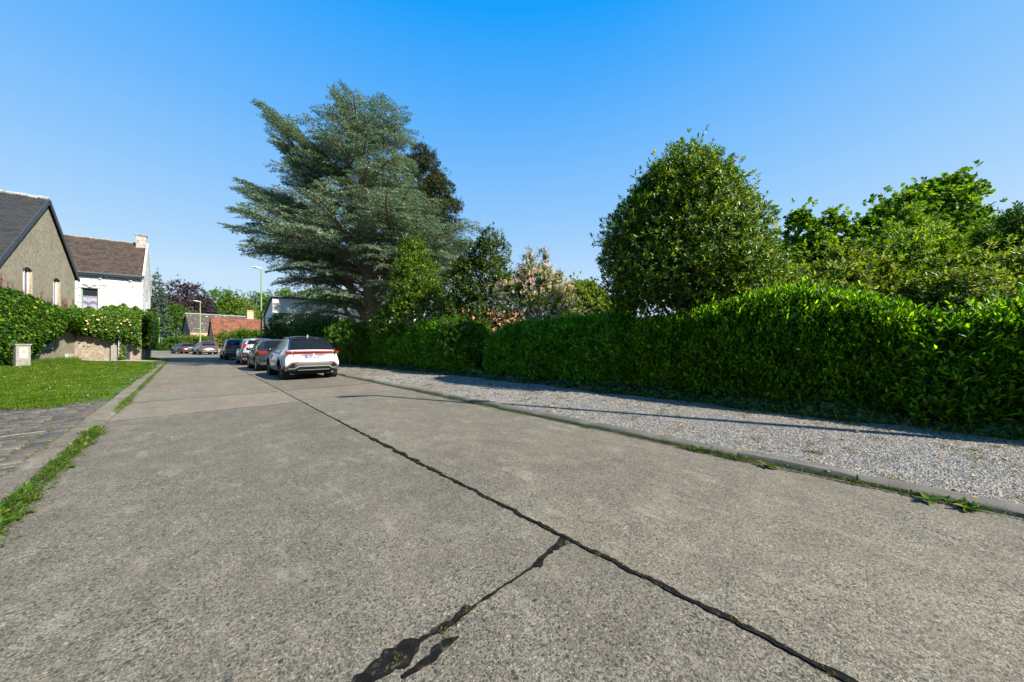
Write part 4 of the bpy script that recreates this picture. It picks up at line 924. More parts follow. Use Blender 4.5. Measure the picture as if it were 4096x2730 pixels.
tree('tall_shrub', (x, y, 0), [off(0, 2.9, 1.1, 1.1), off(-.8, 2.3, 1.0, 1.1), off(.5, 3.4, .3, .9), off(-.55, 3.6, .2, .7), off(0, 2.0, 1.4, .9), off(1.2, 3.2, 1.2, 1.4), off(.6, 3.9, .4, .7), off(-1.1, 3.2, .25, .6), off(.1, 3.7, .25, .5)], 40, M['mid'], .11, .036, 8500, 7,
     'dark green long leaved shrub rising behind the ragged hedge at the right edge', 'shrub', r0=.08, up=.45, rough=.16, gap=-.9, group='trees and shrubs behind the hedges')
x, y, _ = at(3330, 8.9)
tree('tall_shrub', (x, y, 0), [off(0, 2.5, 1.0, 1.0), off(.8, 2.7, .8, 1.0), off(-.7, 2.3, .8, .9), off(.3, 3.3, .3, .6)], 44, M['fresh'], .10, .04, 4200, 7,
     'light yellow green shrub showing just above the crest of the tallest hedge', 'shrub', r0=.06, up=.45, rough=.16, gap=-.9, group='trees and shrubs behind the hedges')
x, y, _ = at(3900, 7.9)
tree('tall_shrub', (x, y, 0), [off(0, 2.2, 1.0, .9), off(.8, 2.4, .9, 1.0), off(-.8, 2.2, .9, .85), off(.1, 2.9, .3, .55)], 45, M['fresh'], .095, .036, 4600, 7,
     'light green shrub spilling over the top of the ragged hedge near the right edge', 'shrub', r0=.06, up=.4, rough=.16, gap=-1.0, group='trees and shrubs behind the hedges')
# low dark understorey behind the hedges
for i, (u, Z, w_, h_, m_, lb_) in enumerate([(3250, 9.4, 1.0, 2.1, 'mid', 'low green bush at the right foot of the large domed tree'), (3750, 8.0, 1.0, 2.2, 'mid', 'low green bush filling the gap between the ragged hedge and the leaning tree'), (2560, 11.5, 1.2, 2.0, 'mid', 'low bush in the shade beneath the trunks of the large domed tree'),
        (1830, 14.0, .9, 2.4, 'mid', 'dark low bush in the notch between two hedges below the dark evergreen'), (1400, 19.5, 1.2, 2.6, 'mid', 'green bush just behind the roof of the white car at the start of the hedges')]):
    x, y, _ = at(u, Z); tree('bush', (x, y, 0), [(0, 0, h_*.55, w_, w_, h_*.45), (.4*w_, -.4*w_, h_*.45, w_*.9, w_*.9, h_*.4)], 50+i, M[m_], .11, .05, 1500, 6, lb_, 'bush', r0=.04, rough=.12, group='trees and shrubs behind the hedges')
# shrubs in front of the white block house
for i, (u, Z, w_, h_, m_, lb_) in enumerate([(1135, 30, 1.25, 3.7, 'mid', 'dark broad leaved shrub in front of the white house, left of the cedar'), (1215, 30, 1.5, 3.8, 'holly', 'dense dark shrub between the cedar trunk and the white house shrubbery'), (1290, 27, 1.6, 3.4, 'mid', 'shaded bush below the lowest cedar branches above the white car'),
        (1380, 25.5, 1.5, 2.9, 'holly', 'dark bush at the foot of the cedar trunk'), (1500, 23, 1.6, 2.8, 'holly', 'dark low bush right of the cedar trunk behind the far hedge')]):
    x, y, _ = at(u, Z); tree('bush', (x, y, 0), [(0, 0, h_*.6, w_, w_, h_*.4), (-.4*w_, .4*w_, h_*.4, w_*.9, w_*.9, h_*.35), (.6, -.5, h_*.35, w_, w_, h_*.33)], 60+i, M[m_], .16, .08, 1700, 6, lb_, 'bush', r0=.05, rough=.16, gap=-.7, group='shrubs around the cedar')

# ---------------------------------------------------------------- cedar
def cedar(base, seed):
    rg = np.random.default_rng(seed); rp = random.Random(seed)
    root = empty('cedar_tree', base, label='huge blue grey cedar with long sweeping tiers of branches, tallest tree in the scene', cat='tree', group='trees and shrubs behind the hedges')
    lf = Vector((-.718, .696, 0)); dp = Vector((.696, .718, 0)); up = Vector((0, 0, 1))
    def W(a, h, d=0): return -lf*a+dp*d+up*h           # a: metres to the right in the picture
    stem = [W(0, 0), W(.1, 2), W(.0, 4.5), W(-.2, 8), W(-.5, 12), W(-.7, 16), W(-1.2, 18.9), W(-1.5, 20.8)]
    srad = [.62, .5, .46, .40, .30, .2, .1, .03]
    tb = MB(); tb.tube(stem, srad, 12)
    s2 = [W(.05, 3.0), W(-1.0, 4.6), W(-2.0, 7), W(-2.6, 10), W(-3.3, 13.5, .5)]; tb.tube(s2, [.34, .3, .24, .16, .05], 9)
    s3 = [W(.0, 3.6), W(.9, 5.5, .4), W(1.5, 9, .6), W(1.9, 13, .6), W(1.8, 18.8, .3)]; tb.tube(s3, [.3, .26, .2, .13, .03], 9)
    s4 = [W(0, 2.4), W(-.9, 3.0, -.5), W(-1.5, 4.1, -.9), W(-1.6, 4.9, -1)]; tb.tube(s4, [.2, .17, .14, .12], 8)
    tb.build('trunk', M['bark'], root, smooth=True)
    def onstem(h, st=stem):
        for a, b in zip(st[:-1], st[1:]):
            if a.z <= h <= b.z: return a.lerp(b, (h-a.z)/(b.z-a.z+1e-9))
        return st[-1].copy()
    Lx = ([3.2, 5, 7, 8.5, 10.6, 12, 13, 15, 17.5, 19, 20.5, 22], [4.6, 5.3, 6.6, 8.3, 9.3, 8.4, 6.6, 6.2, 5.4, 3.6, 2.8, 1.4])
    Rx = ([3.2, 5, 7, 8.5, 10.6, 12, 13, 15, 17.5, 19, 20.5, 22], [3.5, 5.2, 6.3, 7.2, 6.8, 5.8, 5.0, 3.8, 3.4, 3.1, 2.4, .6])
    Ls = []
    # limbs the photograph shows clearly: (side, tip height, depth, start height)
    for a, h, d, h0 in [(-7.8, 19.9, -.5, 12), (-7.3, 19.0, 0, 11.5), (-6.2, 18.6, .8, 12.5), (-6.7, 17.2, -.6, 10.8), (-5.2, 17.6, 0, 12.8), (-6.1, 15.8, 1, 10.5), (-5.6, 18.4, -.5, 12.2),
                        (-10.0, 14.5, .3, 9), (-9.4, 13.4, -.8, 8.6), (-8.4, 14.0, 1, 9), (-10.2, 12.2, 0, 8), (-10.2, 10.6, -1, 7.4), (-8.9, 9.5, .6, 6.8), (-8.2, 12.6, -.4, 8.2), (-9.3, 11.4, .8, 7.6), (-8.6, 8.6, -.8, 6.2), (-7.6, 7.6, .8, 5.8), (-6.3, 6.4, -.6, 5.2),
                        (8.4, 10.9, -.4, 8.4), (7.7, 9.9, .5, 7.6), (7.2, 8.3, -.6, 6.6), (6.6, 6.6, .3, 5.8), (5.2, 12.9, 0, 10.5), (-4.4, 4.6, -1.5, 3.7), (-5.4, 3.4, -2.0, 3.2), (4.2, 4.9, -1, 4.5), (-2.4, 20.9, 0, 17), (-1.4, 21.4, .2, 18), (2.2, 20.3, 0, 17), (.8, 20.9, .4, 17.4)]:
        Ls.append((W(a, h, d), h0))
    N = 135
    for i in range(N):
        h = 4.2+(19.8-4.2)*((i+.5)/N)**.92; az = i*2.399+rp.uniform(-.3, .3); c_, s_ = math.cos(az), math.sin(az)
        ext = np.interp(h, *(Rx if c_ > 0 else Lx)); mean = .5*(np.interp(h, *Rx)+np.interp(h, *Lx))
        Rr = math.sqrt((ext*c_)**2+(mean*s_)**2)*rp.uniform(.60, 1.0)
        Ls.append((W(Rr*c_, h+rp.uniform(-.3, .4), Rr*s_), max(2.6, h-.28*Rr*(1 if h > 8 else .45))))
    limb = MB(); tw = MB(); SP = []; SA = []; SL = []; cones = []
    for li_, (tip, h0) in enumerate(Ls):
        big = 1.55 if li_ < 7 else (1.35 if li_ < 30 else 1.0)
        hb = min(h0, 20.5); p0 = onstem(hb)
        if tip.dot(-lf) > 1.2 and hb > 6 and rp.random() < .5: p0 = onstem(hb, s3)
        if tip.dot(-lf) < -2.5 and 5 < hb < 13 and rp.random() < .5: p0 = onstem(hb, s2)
        v = tip-p0; Lh = v.length; n = 12; pts = []; r0 = min(.16, .018*Lh+.02); ph = rp.uniform(0, 6)
        rise = .10*Lh if tip.z < 9 else .04*Lh; hor = Vector((v.x, v.y, 0)); hor = hor.normalized() if hor.length > .1 else dp
        sd = Vector((-hor.y, hor.x, 0))
        for k in range(n):
            t = k/(n-1); q = p0.lerp(tip, t)+up*(rise*math.sin(PI*min(1, t*1.05))*1.0-.05*Lh*max(0, t-.8)*3)+sd*(.05*Lh*math.sin(ph+t*4)*t*(1-t)*2); pts.append(q)
        limb.tube(pts, [r0*(1-.9*k/(n-1)) for k in range(n)], 6)
        s = (.16*Lh if tip.z > 8 else .28*Lh)*(1 if big == 1 else .8); side = 1
        while s < Lh*.995:
            t = s/Lh; i = min(int(t*(n-1)), n-2); p = pts[i].lerp(pts[i+1], t*(n-1)-i); dr = (pts[i+1]-pts[i]).normalized()
            sl = (.55+.62*(Lh*(1-t))**.75)*rp.uniform(.6, 1.1)*min(1.0, .35+1.8*t); sl = min(sl*big, 3.1)
            ang = R(rp.uniform(38, 66)); d2 = (dr*math.cos(ang)+sd*side*math.sin(ang)+up*rp.uniform(-.12, .16)).normalized()
            m = max(2, int(sl/.17)); q0 = p
            if sl > .6: tw.tube([p, p+d2*sl*.5+up*.02, p+d2*sl-up*.22*sl], [.016+.006*sl, .012, .005], 4, False)
            for k in range(m):
                tt = (k+.5)/m; q = p+d2*sl*tt-up*(.24*sl*tt*tt); pe = d2.cross(up); pe = pe.normalized() if pe.length > .1 else sd
                for sg in (-1, 1):
                    l3 = (.13+.30*sl*(1-tt)**.8*.5)*rp.uniform(.6, 1.25); a3 = (d2*.75+pe*sg*.75+up*rp.uniform(-.42, .15)).normalized()
                    SP.append(q); SA.append(a3); SL.append(l3)
            side = -side; s += rp.uniform(.16, .27)
    limb.build('limbs', M['bark'], root, smooth=True); tw.build('twigs', M['barkdark'], root)
    SP = np.array([tuple(p) for p in SP]); SA = np.array([tuple(p) for p in SA]); SL = np.array(SL)
    B, D, Nn, Lr, Wr = sprigs(rg, SP, SA, SL*1.15, 7, .165, .045, (.22, .60), .25)
    Nn = Nn*.4+np.array([0, 0, 1.0])+rg.normal(0, .35, Nn.shape); D = D+rg.normal(0, .12, D.shape)+np.array([0, 0, .04])
    link('needles', leafmesh('needles', B, D, Nn, Lr, Wr, 'dia', .3, .1), M['cedar'], root)
    return root
cx_, cy_, _ = at(1480, 23)
cedar((cx_, cy_, 0), 5).scale = (.885, .885, .885)
x, y, _ = at(1690, 34)
def pine_blobs(rg, H, rb):
    out = []
    for k in range(34):
        t = .42+.58*(k+.5)/34; r = rb*(1-t)**.55*1.3+.3; a = k*2.4; out.append((r*math.cos(a)*.8, r*math.sin(a)*.8, H*t-.4, .85+.3*rg.random(), .85+.3*rg.random(), .62))
    return out
tree('pine_tree', (x, y, 0), pine_blobs(np.random.default_rng(1), 21.3, 3.6), 71, M['pine'], .22, .05, 6500, 8, 'dark pine tree behind the right side of the cedar', r0=.4, trunkm='barkdark', shape='dia', up=.4, rough=.15, inner=.5, nb=22, group='trees and shrubs behind the hedges')
tree('pine_tree', (12.8, 31.8, 0), pine_blobs(np.random.default_rng(3), 17.0, 4.0), 73, M['pine'], .24, .07, 6000, 8, 'dark pine added behind the cedar trunk to shade the white block house', r0=.4, trunkm='barkdark', shape='dia', up=.4, rough=.15, inner=.5, nb=22, group='trees and shrubs behind the hedges')  # added pine, hidden by the cedar, shades the left end of the white wall
tree('pine_tree', (20.5, 33.5, 0), pine_blobs(np.random.default_rng(2), 20.5, 4.2), 72, M['pine'], .24, .07, 6500, 8, 'second dark pine added out of sight behind the cedar to shade the white block house', r0=.4, trunkm='barkdark', shape='dia', up=.4, rough=.15, inner=.5, nb=22, group='trees and shrubs behind the hedges')  # another added pine, placed there for its shade on the white wall

# ---------------------------------------------------------------- distant trees
def far(name, u, Z, vtop, wpx, mat, seed, label, vbot=1330, cat='tree', conic=False, dens=1.0, shape='dia'):
    x, y, h = at(u, Z, vtop); r = wpx/2/1323*Z; rg = np.random.default_rng(seed); cr = []
    if conic:
        for k in range(8): t = k/7; cr.append((0, 0, h*(.15+.78*t), r*(1-.82*t), r*(1-.82*t), h*.11))
    else:
        cr.append((0, 0, h*.66, r*.72, r*.72, h*.30)); cr.append((0, 0, h*.42, r*.9, r*.9, h*.34))
        for k in range(9):
            a = k*2.4; rr = r*(.45+.25*rg.random()); cr.append((rr*math.cos(a), rr*math.sin(a), h*rg.uniform(.38, .84), r*.42, r*.42, h*.15))
        cr.append((r*.1, -r*.1, h*.86, r*.35, r*.35, h*.13))
    Lf = Z*.0044; area = r*h*3.0
    n = int(min(5200, max(900, area/(Lf*Lf)*1.5*dens)))
    return tree(name, (x, y, 0), cr, seed, M[mat], Lf, Lf*.62, n, 5, label, cat, r0=max(.15, h*.02), trunkm='barkdark', shape=shape, up=.25, rough=.13, gap=-.95, group='distant trees beyond the bend', inner=.5, nb=8, lfreq=2.2)
FT = [('conifer_tree', 628, 78, 1105, 110, 'spruce', 'blue green conifer directly behind the white house gable', True),
      ('copper_beech', 668, 88, 1178, 150, 'purple', 'dark purple tree right beside the blue green conifer', False),
      ('copper_beech', 752, 98, 1138, 190, 'purple', 'broad dark purple copper beech on the skyline', False),
      ('deciduous_tree', 705, 82, 1222, 150, 'mid', 'round mid green tree in front of the purple trees', False),
      ('deciduous_tree', 640, 92, 1250, 90, 'mid', 'low dark green tree at the left end of the far tree line', False),
      ('deciduous_tree', 862, 112, 1158, 150, 'lime', 'tall green tree with a pointed top right of the copper beech', False),
      ('deciduous_tree', 800, 104, 1215, 110, 'mid', 'green tree below the pointed tree, behind the lichen speckled roof', False),
      ('deciduous_tree', 950, 118, 1190, 150, 'fresh', 'light yellow green tree above the roof of the lichen speckled house', False),
      ('deciduous_tree', 1030, 128, 1172, 150, 'mid', 'darker green tree right of the yellow green one on the skyline', False),
      ('deciduous_tree', 1010, 100, 1245, 110, 'fresh', 'yellow green tree just above the chimney of the salmon house', False),
      ('deciduous_tree', 1135, 135, 1158, 190, 'lime', 'wide green tree on the skyline behind the nearest street lamp', False),
      ('deciduous_tree', 1065, 92, 1262, 90, 'fresh', 'low yellow green tree between the barn and the white block house', False),
      ('deciduous_tree', 1245, 140, 1150, 190, 'mid', 'green tree on the skyline above the roof of the white block house', False),
      ('deciduous_tree', 1370, 140, 1165, 200, 'lime', 'green tree seen through the lower branches of the cedar', False),
      ('deciduous_tree', 1800, 60, 1180, 170, 'mid', 'green tree glimpsed between the conical shrub and the dark evergreen', False),
      ('deciduous_tree', 2420, 40, 1190, 300, 'lime', 'far tree behind the small bright shrub left of the large domed tree', False),
      ('deciduous_tree', 4060, 30, 840, 340, 'mid', 'distant blue green tree on the skyline at the right edge', False)]
for i, (nm, u, Z, vt, wp, m_, lb_, cn) in enumerate(FT): far(nm, u, Z, vt, wp, m_, 100+i, lb_, conic=cn)
# low far hedges and bushes round the bend
def farbush(u, Z, vtop, wpx, mat, seed, label, ny=1):
    x, y, h = at(u, Z, vtop); r = wpx/2/1323*Z
    cr = [(-r*.718*k, r*.696*k, h*.45, r*.42, r*.42, h*.5) for k in (-.75, -.38, 0, .38, .75)]
    return tree('bush', (x, y, 0), cr, seed, M[mat], .22, .07, 2200, 6, label, 'bush', r0=.05, up=.55, rough=.12, inner=.5, group='bushes along the far kerb')
farbush(715, 66, 1352, 110, 'mid', 140, 'wide feathery bush along the far kerb left of the lamp')
farbush(790, 63, 1346, 90, 'fresh', 141, 'feathery yellow green bush right behind the far street lamp post')
farbush(930, 52, 1330, 110, 'fresh', 142, 'green bush in front of the brick barn gable')
farbush(1000, 46, 1322, 90, 'lime', 143, 'leafy bush at the right end of the barn, above the parked white car')
farbush(650, 72, 1383, 60, 'mid', 144, 'low clipped dark bush at the foot of the smallest street lamp')
# ---------------------------------------------------------------- creeper on the cream house, walls and white house
def cover(rg, n, fn, outward, thick, L, hang=.8):
    P, keep = fn(rg, n); P = P[keep]; n = len(P); o = np.array(outward, float); o /= np.linalg.norm(o)
    P = P+o*(rg.uniform(0, 1, n)**.6*thick)[:, None]
    D = np.array([0, 0, -hang])+o*.45+rg.normal(0, .38, (n, 3)); N = o*.9+np.array([0, 0, .6])+rg.normal(0, .32, (n, 3))
    sz = L*rg.uniform(.65, 1.25, n)
    return P, D, N, sz
rg = np.random.default_rng(77)
cr = empty('creeper', tuple(near), label='virginia creeper draped across the gable of the cream house at the left edge', cat='climbing plant', group='climbing plants on the old houses')
off_ = np.array(near)
topf = lambda t: np.interp(t, [-1, 1.4, 2.2, 3.6, 4.9, 6.4, 7.9, 9.6], [4.2, 4.15, 4.1, 3.95, 3.75, 3.6, 3.62, 3.72])
botf = lambda t: np.interp(t, [-2.5, 2.6, 3.1, 3.6, 4.0, 4.5, 5.2, 6.0, 6.6, 6.9, 7.6, 8.3, 8.9, 9.6], [0, .0, 1.25, .75, .8, 1.55, 1.5, 1.7, 2.5, 2.75, 2.35, 2.35, 2.6, 2.65])
def fn(rg, n):
    t = rg.uniform(-.2, GW+.05, n); u_ = rg.uniform(0, 1, n); lo = botf(t)+.14*np.sin(t*9)+.08*np.sin(t*23); hi = topf(t)+.07*np.sin(t*7)
    z = lo+(hi-lo)*u_; P = np.stack([off_[0]+d1.x*t, off_[1]+d1.y*t, z], -1)-off_
    bulge = .55*np.sqrt(np.clip(u_*(1.15-u_)*3.2, 0, 1)); P = P+np.array([n1.x, n1.y, 0])*bulge[:, None]
    return P, np.ones(n, bool)
parts = [cover(rg, 20000, fn, (n1.x, n1.y, 0), .16, .15)]
def fn2(rg, n):   # round the near corner, down to the ground
    x = rg.uniform(0, 1.5, n); z = rg.uniform(0, 4.3, n); P = np.stack([-x*n1.x+.1, -x*n1.y-.25*rg.random(n), z], -1); return P, np.ones(n, bool)
parts.append(cover(rg, 4500, fn2, (-.3, -1, 0), .45, .15))
P, D, N, sz = [np.concatenate([p[i] for p in parts]) for i in range(4)]
lv1 = leafmesh('leaves', P, D, N, sz, sz*.95, 'lobed', .15, .2)
# red young shoots climbing the render
n = 46; t = rg.uniform(.1, GW-.05, n); stems = MB(); SP = []; SA = []
for k in range(n):
    h_ = rg.uniform(.35, 1.05); b0 = Vector((d1.x*t[k], d1.y*t[k], topf(t[k])-.1))+n1*.05; q = b0+Vector((0, rg.uniform(-.15, .15), h_))
    stems.tube([b0, (b0+q)/2+Vector((0, .05, 0)), q], [.008, .006, .003], 4, False)
    for j in range(int(h_*22)): f_ = j/(h_*22); p = b0.lerp(q, f_); SP.append(p+n1*.02); SA.append((rg.normal(0, .6), rg.normal(0, .6), rg.normal(.3, .5)))
sm_ = stems.mesh('shoot_stems')
SP = np.array([tuple(p) for p in SP]); SA = np.array(SA); link('leaves', join([(lv1, 0), (sm_, 1), (leafmesh('shoots', SP, SA, np.array([[1, -.2, .4]])+rg.normal(0, .3, SA.shape), rg.uniform(.04, .085, len(SP)), .045, 'ell'), 1)]), [M['creeper'], M['redshoot']], cr)

c2 = empty('rambling_creeper', (-3.4, 36, 0), label='creeper and rambling roses piled over the iron gate and wall before the white house', cat='climbing plant', group='climbing plants on the old houses')
o2 = np.array([-3.4, 36, 0])
def seg(a, b, z0, z1, w_, n, outw, L):
    a = np.array(a, float); b = np.array(b, float)
    def f(rg, n):
        s = rg.random(n); u_ = rg.random(n); lo = np.interp(s, np.linspace(0, 1, len(z0)), z0)+.12*np.sin(s*31); hi = np.interp(s, np.linspace(0, 1, len(z1)), z1)+.15*np.sin(s*17)
        P = np.zeros((n, 3)); P[:, :2] = a+(b-a)*s[:, None]; P[:, 2] = lo+(hi-lo)*u_
        o = np.array(outw, float); o /= np.linalg.norm(o); bul = w_*np.sqrt(np.clip(u_*(1.1-u_)*3.5, 0, 1)); P[:, :2] += o[:2]*bul[:, None]
        return P-o2, np.ones(n, bool)
    return cover(rg, n, f, outw, .3, L)
ps = [seg((-6.05, 38.5), (-4.2, 38.2), [2.0, 2.1, 1.9, 1.6], [3.95, 3.85, 4.0], .6, 5200, (0, -1, 0), .13),
      seg((-4.3, 38.2), (-2.75, 37.95), [1.6, 1.65, 1.4, 1.0], [3.95, 4.25, 4.1, 3.95], .6, 5200, (0, -1, 0), .13),
      seg((-2.85, 37.9), (-2.85, 45.4), [1.2, .95, 1.1, 1.3, .9, 1.6], [3.9, 4.0, 4.1, 4.1, 4.2, 3.6], .4, 6500, (1, -.15, 0), .14),
      seg((-3.3, 40), (-2.3, 39.9), [1.3, 1.2], [4.0, 3.9], .4, 1500, (0, -1, 0), .13), seg((-3.3, 42), (-2.2, 41.9), [1.2, .9], [4.1, 3.9], .4, 1500, (0, -1, 0), .13), seg((-3.3, 44), (-2.25, 43.9), [1.3, 1.0], [4.1, 3.7], .4, 1500, (0, -1, 0), .14),
      seg((-3.8, 38.1), (-3.55, 38.05), [.15, .2], [1.7, 1.7], .05, 260, (0, -1, 0), .11)]
P, D, N, sz = [np.concatenate([p[i] for p in ps]) for i in range(4)]
lv2 = leafmesh('leaves', P, D, N, sz, sz*.9, 'lobed', .15, .2)
n = 28; s = rg.random(n); Pf = np.stack([-5.9+2.9*s, 38.45-.5*s-.95-.15*rg.random(n), rg.uniform(2.0, 3.3, n)], -1)-o2
B, D, N, Lr, Wr = sprigs(rg, Pf, rg.normal(0, .3, (n, 3))+np.array([.1, -1, .3]), .02, 8, .065, .06, (.5, 1.2)); rose_ = leafmesh('flowers', B, D, N, Lr, Wr, 'ell', .3, -.3)
n = 16; SP = []; SA = []
for k in range(n):
    x = rg.uniform(-3.9, -2.7); h_ = rg.uniform(.2, .6); b0 = np.array([x, 38.0+rg.uniform(0, 6)*(x > -3), 3.95])-o2
    for j in range(int(h_*24)): SP.append(b0+np.array([.02*math.sin(j), 0, j/24.])); SA.append(rg.normal(0, .6, 3)+np.array([0, 0, .3]))
link('leaves', join([(lv2, 0), (leafmesh('shoots', np.array(SP), np.array(SA), np.array([[.3, -1, .4]])+rg.normal(0, .3, (len(SP), 3)), .07, .045, 'ell'), 1), (rose_, 2)]), [M['creeper'], M['redshoot'], M['whiteflower']], c2)
# solid blocks in place of stems, depth shade painted as a dark colour
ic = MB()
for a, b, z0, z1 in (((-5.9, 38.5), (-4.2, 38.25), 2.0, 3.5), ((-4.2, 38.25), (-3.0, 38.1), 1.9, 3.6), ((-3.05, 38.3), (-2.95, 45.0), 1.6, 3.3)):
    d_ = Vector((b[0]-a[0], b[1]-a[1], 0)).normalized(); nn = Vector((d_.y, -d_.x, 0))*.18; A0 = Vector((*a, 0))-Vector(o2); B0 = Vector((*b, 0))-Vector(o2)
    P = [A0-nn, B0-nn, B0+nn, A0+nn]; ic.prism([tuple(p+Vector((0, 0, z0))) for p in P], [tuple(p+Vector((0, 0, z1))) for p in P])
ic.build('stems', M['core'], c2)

# ---------------------------------------------------------------- grass
def grass(name, n, xf_, yf_, zf_, Lf, Wf, mat, label, cat, seed, mask=None, spread=.35, shape='blade'):
    rg = np.random.default_rng(seed); x = xf_(rg, n); y = yf_(rg, n, x)
    if mask is not None: k = mask(rg, x, y); x, y = x[k], y[k]
    n = len(x); P = np.stack([x, y, zf_(x, y)], -1); D = rg.normal(0, spread, (n, 3)); D[:, 2] = 1.0; N = rvec(rg, n); N[:, 2] *= .3
    L = Lf(rg, x, y); Wd = Wf(rg, x, y)
    o = link(name, leafmesh(name, P, D, N, L, Wd, shape, .1, .25), mat); tag(o, label, cat, kind='stuff'); return o
def lz(x, y): return .04+.025*np.sin(.9*x+.4*y)+.012*np.sin(2.3*y+x)+np.maximum(0, -2.5-x)*.02
def ly0(x): return 11.05+.35*(x+1.3)*(-.12)+.14*np.sin(3.1*x)+.12*np.sin(7.3*x+1)+.07*np.sin(17*x)
lump_g = Lump(np.random.default_rng(5), 1.4); lump_h = Lump(np.random.default_rng(6), 5.0)
def lawn_mask(rg, x, y):
    e = (xl(y)-.32-x)+.12*np.sin(y*2.2)+.07*np.sin(y*7); thin = np.clip(e/.55, 0, 1); near_ = np.clip((y-ly0(x)-.35*(lump_h(np.stack([x*.5, y*.5, 0*x], -1))+.3))/.7, 0, 1)
    q = np.stack([x, y, 0*x], -1); return (rg.random(len(x)) < (.10+.9*thin)*(.25+.75*near_)*(.72+.28*(lump_h(q) > -.4))) & (x > -7.3) & ~((y > 36.6-1.03*(x+3.9)) & (y < 38.0-1.17*(x+3.5))) & ((y < 37.0) | (x < -2.9))
grass('lawn_grass', 380000, lambda rg, n: -7.3+6.03*rg.random(n), lambda rg, n, x: ly0(x)-.1+(37.9-ly0(x))*rg.random(n)**1.55, lz,
      lambda rg, x, y: rg.uniform(.035, .08, len(x))*(1+.45*np.clip(lump_g(np.stack([x, y, 0*x], -1)), -1, 1.5))*(1+1.1*(x < -5.0)), lambda rg, x, y: .006+.0006*y, M['grass'], 'bright green daisy lawn between the stone setts and the old houses', 'lawn', 200, lawn_mask, .5)
grass('verge_grass', 26000, lambda rg, n: -3.3+2.1*rg.random(n), lambda rg, n, x: 36.6+13*rg.random(n), lambda x, y: .03+0*x,
      lambda rg, x, y: rg.uniform(.05, .1, len(x)), lambda rg, x, y: .03+0*x, M['grass'], 'small wedge of lawn at the corner below the white house', 'lawn', 201, lambda rg, x, y: x < xl(y)-.35, .5)
grass('long_grass', 9000, lambda rg, n: -6.6+1.0*rg.random(n), lambda rg, n, x: 27+11*rg.random(n), lambda x, y: .08+0*x,
      lambda rg, x, y: rg.uniform(.15, .5, len(x)), lambda rg, x, y: .018+0*x, M['grass'], 'uncut long grass growing along the foot of the cream house wall', 'grass', 202, lambda rg, x, y: x < -5.95+.15*(y-38.5)+.55, .3)
# daisies
rg = np.random.default_rng(8); n = 170; x = -6.4+5.0*rg.random(n); y = 11.4+23*rg.random(n)**1.1; clus = lump_g(np.stack([x*1.7, y*1.7, 0*x+4], -1)) > .25; x, y = x[clus], y[clus]
P = np.stack([x, y, lz(x, y)+.085], -1); B, D, N, Lr, Wr = sprigs(rg, P, np.tile([[0, -.15, 1.]], (len(x), 1)), .002, 8, .009, .007, (1.4, 1.5), .05)
k_ = 1+.03*np.repeat(y, 8); o = link('daisies', leafmesh('daisies', B, D, N, Lr*k_, Wr*k_, 'ell', 0, 0), M['daisy']); tag(o, 'scattered small white daisies dotted over the lawn', 'daisies', kind='stuff')

# weeds in the gutters
def weeds(name, segs, n, mat, label, seed, L0=.05, side=-1, shape='ell'):
    rg = np.random.default_rng(seed); Y = []; X = []; S = []
    wts = np.array([(b-a)*d for a, b, d, w_ in segs]); wts /= wts.sum(); pk = rg.choice(len(segs), n, p=wts); sg = np.array(segs)
    y = sg[pk, 0]+(sg[pk, 1]-sg[pk, 0])*rg.random(n); w_ = sg[pk, 3]*(.95+.3*lump_g(np.stack([y*1.5, 0*y, 0*y+seed], -1))+.3*lump_h(np.stack([y*2.5, 0*y, 0*y+seed], -1))); c = (xl(y) if side < 0 else xr(y))
    v = rg.normal(0, .42, n)
    x = c+(w_*.62*v-.012 if side < 0 else -w_*.40*(1+v))
    m = (np.sin(y*9.7)+np.sin(y*4.1+2)+rg.normal(0, .8, n)) > -1.5; x, y, w_ = x[m], y[m], w_[m]; n = len(x)
    P = np.stack([x, y, np.where((x < c[m]) if side < 0 else (x > c[m]), .045, .008)+.03*rg.random(n)*np.exp(-((x-c[m])/.12)**2)], -1); A = rg.normal(0, .75, (n, 3)); A[:, 2] = np.abs(A[:, 2])+.35
    big = rg.random(n) < .10; Ls = np.where(big, 1.35, .8)*L0*rg.uniform(.6, 1.3, n)*np.clip(w_/.14, .45, 1.2)
    N = rg.normal(0, .5, (n, 3)); N[:, 2] = 1
    o = link(name, leafmesh(name, P, A, N, Ls, Ls*(np.where(big, .42, .13) if shape == 'ell' else .10), shape, .2, .35), mat); tag(o, label, 'weeds', kind='stuff'); return o
weeds('gutter_weeds', [(.3, 7.75, 1.0, .145), (9.5, 13, .32, .09), (13, 37, .35, .08)], 30000, M['weed'], 'strip of green weeds growing along the left kerb joint', 31, .026)
weeds('gutter_grass', [(.3, 7.75, 1.0, .15), (9.3, 13, .5, .11), (13, 37, .5, .09)], 42000, M['grass'], 'fine grass growing along the left kerb joint among the weeds', 33, .048, -1, 'blade')
weeds('gutter_grass', [(-3, 1.5, .9, .11), (1.5, 9.5, .8, .07), (9.5, 24, .5, .06)], 22000, M['moss'], 'thin dry grass growing along the right kerb joint', 34, .04, 1, 'blade')
weeds('gutter_weeds', [(-3, 1.5, .9, .12), (1.5, 4.6, .7, .07), (4.6, 9.5, .75, .08), (9.5, 20, .35, .06)], 30000, M['weed'], 'patchy weeds and dock leaves growing along the right kerb joint', 32, .030, 1)
